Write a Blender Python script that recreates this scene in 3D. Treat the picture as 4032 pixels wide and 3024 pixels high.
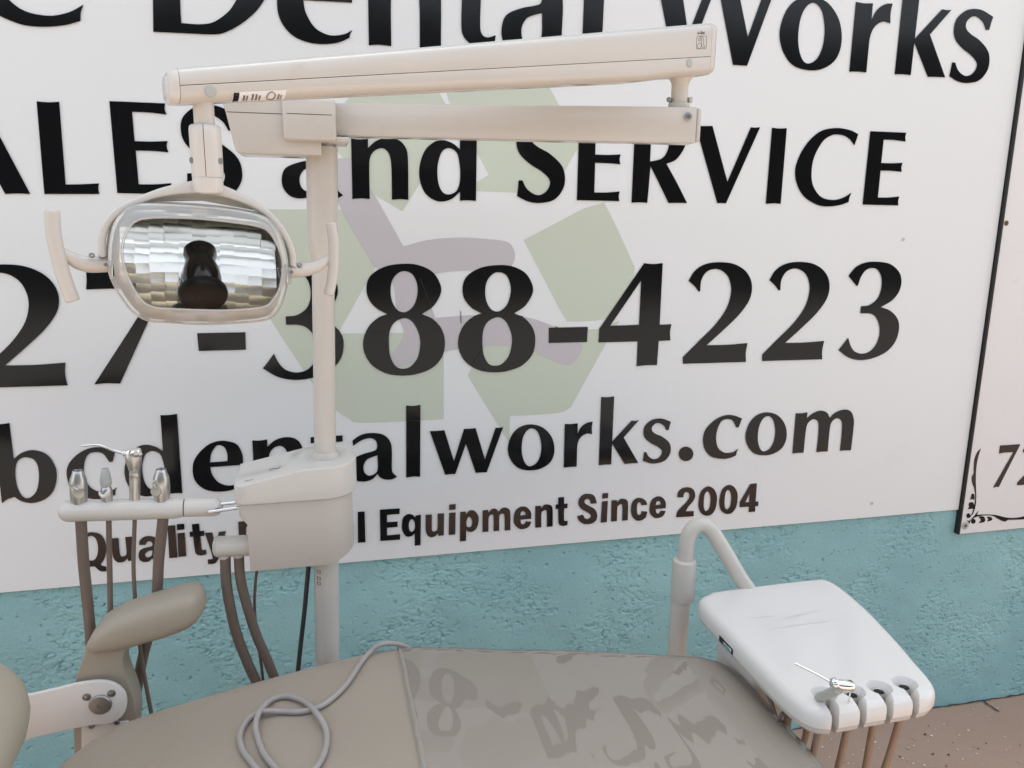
import bpy, bmesh, math, random
from mathutils import Vector, Matrix
random.seed(7)
sc = bpy.context.scene
for o in list(bpy.data.objects): bpy.data.objects.remove(o)

# ------------------------------------------------------------------ camera
cam_d = bpy.data.cameras.new('camera'); cam = bpy.data.objects.new('camera', cam_d); sc.collection.objects.link(cam)
cam_d.sensor_width = 36; cam_d.lens = 36*3200/4032; cam_d.clip_start = .02; cam_d.clip_end = 2000
R_ = Matrix(((0.97211756, 0.03755296, -0.23146753), (-0.23410486, 0.21226577, -0.94875611), (0.01350403, 0.97649015, 0.21513861)))
cam.matrix_world = Matrix.Translation((0, 0, 1.6)) @ R_.to_4x4()
sc.camera = cam

# ------------------------------------------------------------------ sky, sun, exposure
SUN_EL, SUN_AZ = math.radians(67), math.radians(20)      # the sun stands behind the building
w = bpy.data.worlds.new('World'); sc.world = w; w.use_nodes = True
nt = w.node_tree; nt.nodes.clear()
sky = nt.nodes.new('ShaderNodeTexSky'); sky.sky_type = 'NISHITA'; sky.sun_disc = False
sky.sun_elevation = SUN_EL; sky.sun_rotation = SUN_AZ; sky.dust_density = 2.5; sky.air_density = 1.0; sky.ozone_density = 1.0
hs = nt.nodes.new('ShaderNodeHueSaturation'); hs.inputs['Saturation'].default_value = .40     # thin haze: a whitish sky
bg = nt.nodes.new('ShaderNodeBackground'); bg.inputs['Strength'].default_value = .15
wo = nt.nodes.new('ShaderNodeOutputWorld')
nt.links.new(sky.outputs[0], hs.inputs['Color']); nt.links.new(hs.outputs[0], bg.inputs['Color']); nt.links.new(bg.outputs[0], wo.inputs['Surface'])
sl = bpy.data.lights.new('sun', 'SUN'); sl.energy = 3.8; sl.angle = math.radians(.5); sl.color = (1, .97, .93)
so = bpy.data.objects.new('sun', sl); sc.collection.objects.link(so)
sd = Vector((math.sin(SUN_AZ)*math.cos(SUN_EL), math.cos(SUN_AZ)*math.cos(SUN_EL), math.sin(SUN_EL)))
so.rotation_euler = sd.to_track_quat('Z', 'Y').to_euler(); so.location = (0, 6, 9)
vs = sc.view_settings; vs.view_transform = 'Standard'; vs.look = 'None'; vs.gamma = 1; vs.use_curve_mapping = False; vs.exposure = 1.58
sc.cycles.use_denoising = True
sc.cycles.max_bounces = 8; sc.cycles.transparent_max_bounces = 12
sc.cycles.sample_clamp_indirect = 6

# ------------------------------------------------------------------ materials
def newmat(name):
    m = bpy.data.materials.new(name); m.use_nodes = True; nt = m.node_tree
    return m, nt, nt.nodes['Principled BSDF'], nt.nodes['Material Output']
def N(nt, t, **kw):
    n = nt.nodes.new(t)
    for k, v in kw.items():
        if k in n.inputs: n.inputs[k].default_value = v
        else: setattr(n, k, v)
    return n
def plain(name, col, rough=.4, metal=0., var=.06, scale=30., bump=0., coat=0., ior=1.45, dirt=None, dscale=14.):
    m, nt, b, out = newmat(name); L = nt.links
    tc = N(nt, 'ShaderNodeTexCoord'); nz = N(nt, 'ShaderNodeTexNoise', Scale=scale, Detail=5.)
    L.new(tc.outputs['Object'], nz.inputs['Vector'])
    mx = N(nt, 'ShaderNodeMix', data_type='RGBA')
    c = Vector(col); mx.inputs[6].default_value = (*(c*(1-var)), 1); mx.inputs[7].default_value = (*[min(v*(1+var), .95) for v in col], 1)
    L.new(nz.outputs['Fac'], mx.inputs[0]); src = mx.outputs[2]
    if dirt:
        n2 = N(nt, 'ShaderNodeTexNoise', Scale=dscale, Detail=9., Roughness=.7); L.new(tc.outputs['Object'], n2.inputs['Vector'])
        rp = N(nt, 'ShaderNodeMapRange'); rp.inputs[1].default_value = .60; rp.inputs[2].default_value = .78; rp.inputs[4].default_value = .55
        L.new(n2.outputs['Fac'], rp.inputs[0])
        m2 = N(nt, 'ShaderNodeMix', data_type='RGBA'); m2.inputs[7].default_value = (*dirt, 1)
        L.new(rp.outputs[0], m2.inputs[0]); L.new(src, m2.inputs[6]); src = m2.outputs[2]
    L.new(src, b.inputs['Base Color'])
    rr = N(nt, 'ShaderNodeMapRange'); rr.inputs[3].default_value = max(rough-.06, .02); rr.inputs[4].default_value = rough+.08
    L.new(nz.outputs['Fac'], rr.inputs[0]); L.new(rr.outputs[0], b.inputs['Roughness'])
    b.inputs['Metallic'].default_value = metal; b.inputs['IOR'].default_value = ior; b.inputs['Coat Weight'].default_value = coat
    if bump:
        n3 = N(nt, 'ShaderNodeTexNoise', Scale=420., Detail=3.); L.new(tc.outputs['Object'], n3.inputs['Vector'])
        bp = N(nt, 'ShaderNodeBump', Strength=bump, Distance=.001); L.new(n3.outputs['Fac'], bp.inputs['Height']); L.new(bp.outputs[0], b.inputs['Normal'])
    return m
M = {}
M['cream'] = plain('cream_paint', (.58, .54, .48), .18, var=.03, scale=9, bump=.06, dirt=(.50, .42, .34))
M['cream_dull'] = plain('dull_cream_plastic', (.52, .465, .41), .45, var=.03, scale=9, bump=.1, dirt=(.40, .34, .29))
M['cream_gloss'] = plain('glossy_cream_plastic', (.63, .59, .535), .12, var=.02, scale=7, dirt=(.55, .50, .43), dscale=10)
M['white_gloss'] = plain('glossy_white_plastic', (.69, .66, .615), .14, var=.015, scale=6, dirt=(.62, .60, .57), dscale=9)
M['plate'] = plain('white_enamel_plate', (.70, .67, .63), .38, var=.03, scale=18, dirt=(.55, .48, .42))
M['board'] = plain('white_sign_board', (.775, .785, .765), .42, var=.012, scale=1.4, dirt=(.74, .71, .67), dscale=3.)
M['board2'] = plain('aged_sign_panel', (.765, .745, .715), .45, var=.03, scale=3., dirt=(.62, .52, .46), dscale=22)
M['ink'] = plain('black_vinyl_lettering', (.007, .007, .008), .10, var=.1, scale=4, ior=1.35)
M['green'] = plain('pale_green_print', (.57, .615, .50), .42, var=.02, scale=3)
M['mauve'] = plain('pale_mauve_print', (.545, .51, .52), .42, var=.02, scale=3)
M['vinyl'] = plain('taupe_vinyl', (.335, .282, .222), .40, var=.06, scale=5, bump=.3, dirt=(.30, .25, .20), dscale=6)
M['arm_vinyl'] = plain('olive_taupe_foam', (.345, .30, .23), .50, var=.05, scale=8, bump=.10, dirt=(.27, .22, .16))
M['hose'] = plain('brown_grey_hose', (.165, .125, .10), .42, var=.12, scale=40, dirt=(.10, .07, .05))
M['hose_tan'] = plain('tan_hose', (.30, .20, .135), .40, var=.12, scale=40, dirt=(.2, .13, .08))
M['cord'] = plain('grey_cord', (.34, .31, .285), .45, var=.08, scale=30, dirt=(.22, .19, .17), dscale=40)
M['dark_cord'] = plain('dark_cable', (.05, .045, .042), .45, var=.1)
M['steel'] = plain('brushed_steel', (.52, .51, .49), .30, metal=1, var=.05, scale=60)
M['chrome'] = plain('chrome', (.80, .80, .80), .07, metal=1, var=.01)
M['screw'] = plain('dull_screw', (.30, .29, .28), .38, metal=1, var=.1, scale=200)
M['rust'] = plain('rusty_screw', (.16, .08, .05), .7, var=.3, scale=300)
M['mirror'] = plain('mirror_facets', (.96, .92, .84), .12, metal=1, var=.01)
M['dark_glass'] = plain('smoked_glass', (.012, .011, .011), .04, var=.1, ior=1.55)
M['cap_brown'] = plain('brown_heat_cap', (.035, .018, .014), .30, var=.1)
M['cap_text'] = plain('brown_raised_letters', (.05, .028, .022), .35, var=.1)
M['rubber'] = plain('black_trim', (.012, .012, .013), .45, var=.2, scale=50)
M['grey_plastic'] = plain('grey_green_plastic', (.42, .43, .39), .42, var=.04)
M['seam'] = plain('dark_seam', (.05, .04, .035), .8, var=.2)
M['logo'] = plain('grey_print', (.17, .145, .12), .5, var=.1)
M['paper'] = plain('white_label', (.78, .77, .75), .4, var=.02)
M['leather_white'] = plain('white_button', (.60, .57, .54), .35, var=.05)

def clear(name, tint, gloss_rough, milky=0., wave=0., ior=1.5, milk=(.75, .73, .68)):
    m, nt, b, out = newmat(name); L = nt.links; nt.nodes.remove(b)
    tr = N(nt, 'ShaderNodeBsdfTransparent'); tr.inputs[0].default_value = (*tint, 1)
    gl = N(nt, 'ShaderNodeBsdfGlossy'); gl.inputs['Roughness'].default_value = gloss_rough
    df = N(nt, 'ShaderNodeBsdfDiffuse'); df.inputs[0].default_value = (*milk, 1)
    fr = N(nt, 'ShaderNodeFresnel', IOR=ior)
    m0 = N(nt, 'ShaderNodeMixShader'); m0.inputs[0].default_value = milky
    L.new(tr.outputs[0], m0.inputs[1]); L.new(df.outputs[0], m0.inputs[2])
    m1 = N(nt, 'ShaderNodeMixShader'); L.new(fr.outputs[0], m1.inputs[0]); L.new(m0.outputs[0], m1.inputs[1]); L.new(gl.outputs[0], m1.inputs[2])
    if wave:
        tc = N(nt, 'ShaderNodeTexCoord'); mp = N(nt, 'ShaderNodeMapping'); mp.inputs['Scale'].default_value = (2.6, .42, 1.); nz = N(nt, 'ShaderNodeTexNoise', Scale=4.5, Detail=1.4, Distortion=.2); L.new(tc.outputs['Object'], mp.inputs['Vector']); L.new(mp.outputs[0], nz.inputs['Vector'])
        bp = N(nt, 'ShaderNodeBump', Strength=wave, Distance=.02); L.new(nz.outputs['Fac'], bp.inputs['Height'])
        L.new(bp.outputs[0], gl.inputs['Normal']); L.new(bp.outputs[0], fr.inputs['Normal'])
    L.new(m1.outputs[0], out.inputs['Surface']); return m
M['clear'] = clear('clear_lens', (.985, .985, .97), .01)
M['rim'] = clear('milky_clear_plastic', (.96, .96, .93), .06, .40, 0., 1.5, (.84, .82, .77))
M['film'] = clear('clear_vinyl_film', (.97, .965, .95), .025, .34, .16, 1.8, (.65, .575, .49))
M['hem'] = clear('cloudy_vinyl_hem', (.90, .89, .87), .10, .22, .5)

def stucco():
    m, nt, b, out = newmat('teal_stucco'); L = nt.links
    tc = N(nt, 'ShaderNodeTexCoord')
    big = N(nt, 'ShaderNodeTexNoise', Scale=2.3, Detail=3.); L.new(tc.outputs['Object'], big.inputs['Vector'])
    mx = N(nt, 'ShaderNodeMix', data_type='RGBA'); mx.inputs[6].default_value = (.25, .46, .475, 1); mx.inputs[7].default_value = (.32, .55, .545, 1)
    mr = N(nt, 'ShaderNodeMapRange'); mr.inputs[1].default_value = .35; mr.inputs[2].default_value = .65
    L.new(big.outputs['Fac'], mr.inputs[0]); L.new(mr.outputs[0], mx.inputs[0])
    fl = N(nt, 'ShaderNodeTexNoise', Scale=160., Detail=4.); L.new(tc.outputs['Object'], fl.inputs['Vector'])
    m2 = N(nt, 'ShaderNodeMix', data_type='RGBA', blend_type='OVERLAY'); m2.inputs[0].default_value = .18
    L.new(mx.outputs[2], m2.inputs[6]); L.new(fl.outputs['Fac'], m2.inputs[7]); L.new(m2.outputs[2], b.inputs['Base Color'])
    b.inputs['Roughness'].default_value = .62
    bp = N(nt, 'ShaderNodeBump', Strength=.25, Distance=.002); L.new(fl.outputs['Fac'], bp.inputs['Height']); L.new(bp.outputs[0], b.inputs['Normal'])
    return m
M['stucco'] = stucco()
def floor_mat():
    m, nt, b, out = newmat('flaked_brown_floor'); L = nt.links
    tc = N(nt, 'ShaderNodeTexCoord'); nz = N(nt, 'ShaderNodeTexNoise', Scale=3., Detail=6.); L.new(tc.outputs['Object'], nz.inputs['Vector'])
    mx = N(nt, 'ShaderNodeMix', data_type='RGBA'); mx.inputs[6].default_value = (.37, .232, .165, 1); mx.inputs[7].default_value = (.45, .298, .215, 1)
    L.new(nz.outputs['Fac'], mx.inputs[0]); L.new(mx.outputs[2], b.inputs['Base Color'])
    b.inputs['Roughness'].default_value = .5
    n3 = N(nt, 'ShaderNodeTexNoise', Scale=90., Detail=5.); L.new(tc.outputs['Object'], n3.inputs['Vector'])
    bp = N(nt, 'ShaderNodeBump', Strength=.25, Distance=.003); L.new(n3.outputs['Fac'], bp.inputs['Height']); L.new(bp.outputs[0], b.inputs['Normal'])
    return m
M['floor'] = floor_mat()
M['concrete'] = plain('bounce_concrete', (.285, .26, .23), .8, var=.15, scale=1.5, dirt=(.2, .18, .16), dscale=4.)
M['leaf'] = plain('added_leaves', (.022, .034, .016), .6, var=.4, scale=2.)
M['flake_white'] = plain('white_flake', (.72, .69, .64), .5); M['flake_dark'] = plain('dark_flake', (.06, .035, .03), .5); M['flake_tan'] = plain('tan_flake', (.50, .38, .29), .5)

# ------------------------------------------------------------------ object helpers
def tag(o, label, cat, group=None, kind=None):
    o['label'] = label; o['category'] = cat
    if group: o['group'] = group
    if kind: o['kind'] = kind
    return o
def thing(name, loc, label, cat, group=None):
    o = bpy.data.objects.new(name, None); o.location = loc; o.empty_display_size = .05
    sc.collection.objects.link(o); return tag(o, label, cat, group)
def root_loc(p):
    v = Vector((0, 0, 0))
    while p is not None: v += p.location; p = p.parent
    return v
def smooth(me, ang=38):
    bm = bmesh.new(); bm.from_mesh(me); bmesh.ops.recalc_face_normals(bm, faces=bm.faces)
    for f in bm.faces: f.smooth = True
    for e in bm.edges:
        e.smooth = not (len(e.link_faces) == 2 and e.calc_face_angle(0) > math.radians(ang))
    bm.to_mesh(me); bm.free()
def add(name, verts, faces, mat, parent=None, bevel=0, seg=3, ang=38, bang=35, shade=True, flip=True):
    off = root_loc(parent)
    me = bpy.data.meshes.new(name); me.from_pydata([tuple(Vector(v)-off) for v in verts], [], faces); me.update()
    o = bpy.data.objects.new(name, me); sc.collection.objects.link(o); o.parent = parent
    me.materials.append(M[mat] if isinstance(mat, str) else mat)
    if bevel:
        bm = bmesh.new(); bm.from_mesh(me); bmesh.ops.remove_doubles(bm, verts=bm.verts, dist=1e-5); bmesh.ops.recalc_face_normals(bm, faces=bm.faces)
        es = [e for e in bm.edges if len(e.link_faces) == 2 and e.calc_face_angle(0) > math.radians(bang)]
        bmesh.ops.bevel(bm, geom=es, offset=bevel, segments=seg, profile=.5, affect='EDGES', clamp_overlap=True)
        bm.to_mesh(me); bm.free()
    if shade: smooth(me, ang)
    return o
def join(*parts):
    V, F = [], []
    for v, f in parts:
        n = len(V); V += list(v); F += [[i+n for i in q] for q in f]
    return V, F
def box(x0, x1, y0, y1, z0, z1):
    return [(x0,y0,z0),(x1,y0,z0),(x1,y1,z0),(x0,y1,z0),(x0,y0,z1),(x1,y0,z1),(x1,y1,z1),(x0,y1,z1)], [(0,3,2,1),(4,5,6,7),(0,1,5,4),(1,2,6,5),(2,3,7,6),(3,0,4,7)]
def catmull(pts, n=8, closed=False):
    P = [Vector(p) for p in pts]; out = []; k = len(P)
    rng = range(k) if closed else range(k-1)
    for i in rng:
        p1, p2 = P[i], P[(i+1) % k]
        p0 = P[i-1] if (i or closed) else p1*2-p2
        p3 = P[(i+2) % k] if (i+2 < k or closed) else p2*2-p1
        for j in range(n):
            t = j/n
            out.append(.5*((2*p1)+(p2-p0)*t+(2*p0-5*p1+4*p2-p3)*t*t+(3*p1-p0-3*p2+p3)*t**3))
    if not closed: out.append(P[-1])
    return out
def tube(pts, r, res=14, n=8, cap=True, raw=False):
    P = [Vector(p) for p in pts] if raw else catmull(pts, n)
    k = len(P)
    if isinstance(r, (int, float)): rr = [r]*k
    else:
        rr = []
        for i in range(k):
            t = i/(k-1)*(len(r)-1); a = min(int(t), len(r)-2); rr.append(r[a]+(r[a+1]-r[a])*(t-a))
    V, F = [], []
    T0 = (P[1]-P[0]).normalized(); nrm = T0.orthogonal().normalized()
    for i in range(k):
        T = (P[min(i+1, k-1)]-P[max(i-1, 0)]).normalized()
        nrm = (nrm-T*nrm.dot(T)).normalized(); b = T.cross(nrm)
        for j in range(res):
            a = 2*math.pi*j/res; V.append(P[i]+(nrm*math.cos(a)+b*math.sin(a))*rr[i])
    for i in range(k-1):
        for j in range(res):
            F.append((i*res+j, i*res+(j+1) % res, (i+1)*res+(j+1) % res, (i+1)*res+j))
    if cap:
        F.append(tuple(range(res-1, -1, -1))); F.append(tuple((k-1)*res+j for j in range(res)))
    return V, F
def lathe(base, axis, prof, res=28):
    """prof: list of (t along axis, radius)"""
    A = Vector(axis).normalized(); B = Vector(base); n = A.orthogonal().normalized(); b = A.cross(n); V, F = [], []
    for t, r in prof:
        for j in range(res):
            a = 2*math.pi*j/res; V.append(B+A*t+(n*math.cos(a)+b*math.sin(a))*max(r, 1e-5))
    k = len(prof)
    for i in range(k-1):
        for j in range(res): F.append((i*res+j, i*res+(j+1) % res, (i+1)*res+(j+1) % res, (i+1)*res+j))
    F.append(tuple(range(res-1, -1, -1))); F.append(tuple((k-1)*res+j for j in range(res)))
    return V, F
def loft(rings, cap=True):
    k = len(rings[0]); V = [p for r in rings for p in r]; F = []
    for i in range(len(rings)-1):
        for j in range(k): F.append((i*k+j, i*k+(j+1) % k, (i+1)*k+(j+1) % k, (i+1)*k+j))
    if cap: F.append(tuple(range(k-1, -1, -1))); F.append(tuple((len(rings)-1)*k+j for j in range(k)))
    return V, F
def extrude(poly, d):
    d = Vector(d); a = [Vector(p) for p in poly]; return loft([a, [p+d for p in a]])
def round_rect(w0, w1, h0, h1, r, n=5):
    """closed list of (a,b), four radii r=(ll,lr,ur,ul)"""
    out = []
    for (cx, cy, rad, a0) in ((w0+r[0], h0+r[0], r[0], 180), (w1-r[1], h0+r[1], r[1], 270), (w1-r[2], h1-r[2], r[2], 0), (w0+r[3], h1-r[3], r[3], 90)):
        for j in range(n+1):
            a = math.radians(a0+90*j/n); out.append((cx+rad*math.cos(a), cy+rad*math.sin(a)))
    return out
def screw(p, axis, r, parent, mat='screw', name='screw', h=.0015):
    v, f = lathe(p, axis, [(-.002, r), (h*.6, r), (h, r*.8), (h, r*.35), (h*.3, r*.3), (h*.3, 0)], 14)
    return add(name, v, f, mat, parent)

# ------------------------------------------------------------------ flat print: outlines -> thin meshes
def parse(s):
    out = []
    for t in s.split():
        c = t.endswith('!'); x, y = t.rstrip('!').split(','); out.append((int(x)/1e4, int(y)/1e4, c))
    return out
def smooth_outline(pts, n=5):
    k = len(pts); res = []
    for i in range(k):
        p1, p2 = pts[i], pts[(i+1) % k]
        if p1[2] and p2[2]: res.append(p1[:2]); continue
        P1, P2 = Vector(p1[:2]), Vector(p2[:2])
        P0 = P1*2-P2 if p1[2] else Vector(pts[i-1][:2]); P3 = P2*2-P1 if p2[2] else Vector(pts[(i+2) % k][:2])
        for j in range(n):
            t = j/n; q = .5*((2*P1)+(P2-P0)*t+(2*P0-5*P1+4*P2-P3)*t*t+(3*P1-P0-3*P2+P3)*t**3); res.append((q.x, q.y))
    return res
def print_mesh(name, outlines, thick=.0004):
    cu = bpy.data.curves.new(name, 'CURVE'); cu.dimensions = '2D'; cu.fill_mode = 'BOTH'; cu.extrude = thick
    for o in outlines:
        pts = smooth_outline(parse(o)); sp = cu.splines.new('POLY'); sp.points.add(len(pts)-1); sp.use_cyclic_u = True
        for q, p in zip(sp.points, pts): q.co = (p[0], p[1], 0, 1)
    ob = bpy.data.objects.new(name, cu); sc.collection.objects.link(ob)
    dg = bpy.context.evaluated_depsgraph_get(); me = bpy.data.meshes.new_from_object(ob.evaluated_get(dg))
    bpy.data.objects.remove(ob); bpy.data.curves.remove(cu)
    me.transform(Matrix.Rotation(math.pi/2, 4, 'X'))           # stand it up: x right, z up, faces -y
    me.name = name; return me
def text_mesh(body, size, bold=0):
    cu = bpy.data.curves.new('text', 'FONT'); cu.body = body; cu.size = size; cu.extrude = .0002; cu.offset = bold
    ob = bpy.data.objects.new('text', cu); sc.collection.objects.link(ob)
    dg = bpy.context.evaluated_depsgraph_get(); me = bpy.data.meshes.new_from_object(ob.evaluated_get(dg))
    bpy.data.objects.remove(ob); bpy.data.curves.remove(cu); return me
def put(name, me, mat, parent, loc, scale=(1, 1, 1)):
    o = bpy.data.objects.new(name, me); sc.collection.objects.link(o); o.parent = parent
    if not me.materials: me.materials.append(M[mat])
    o.location = Vector(loc)-root_loc(parent); o.scale = scale; return o
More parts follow.
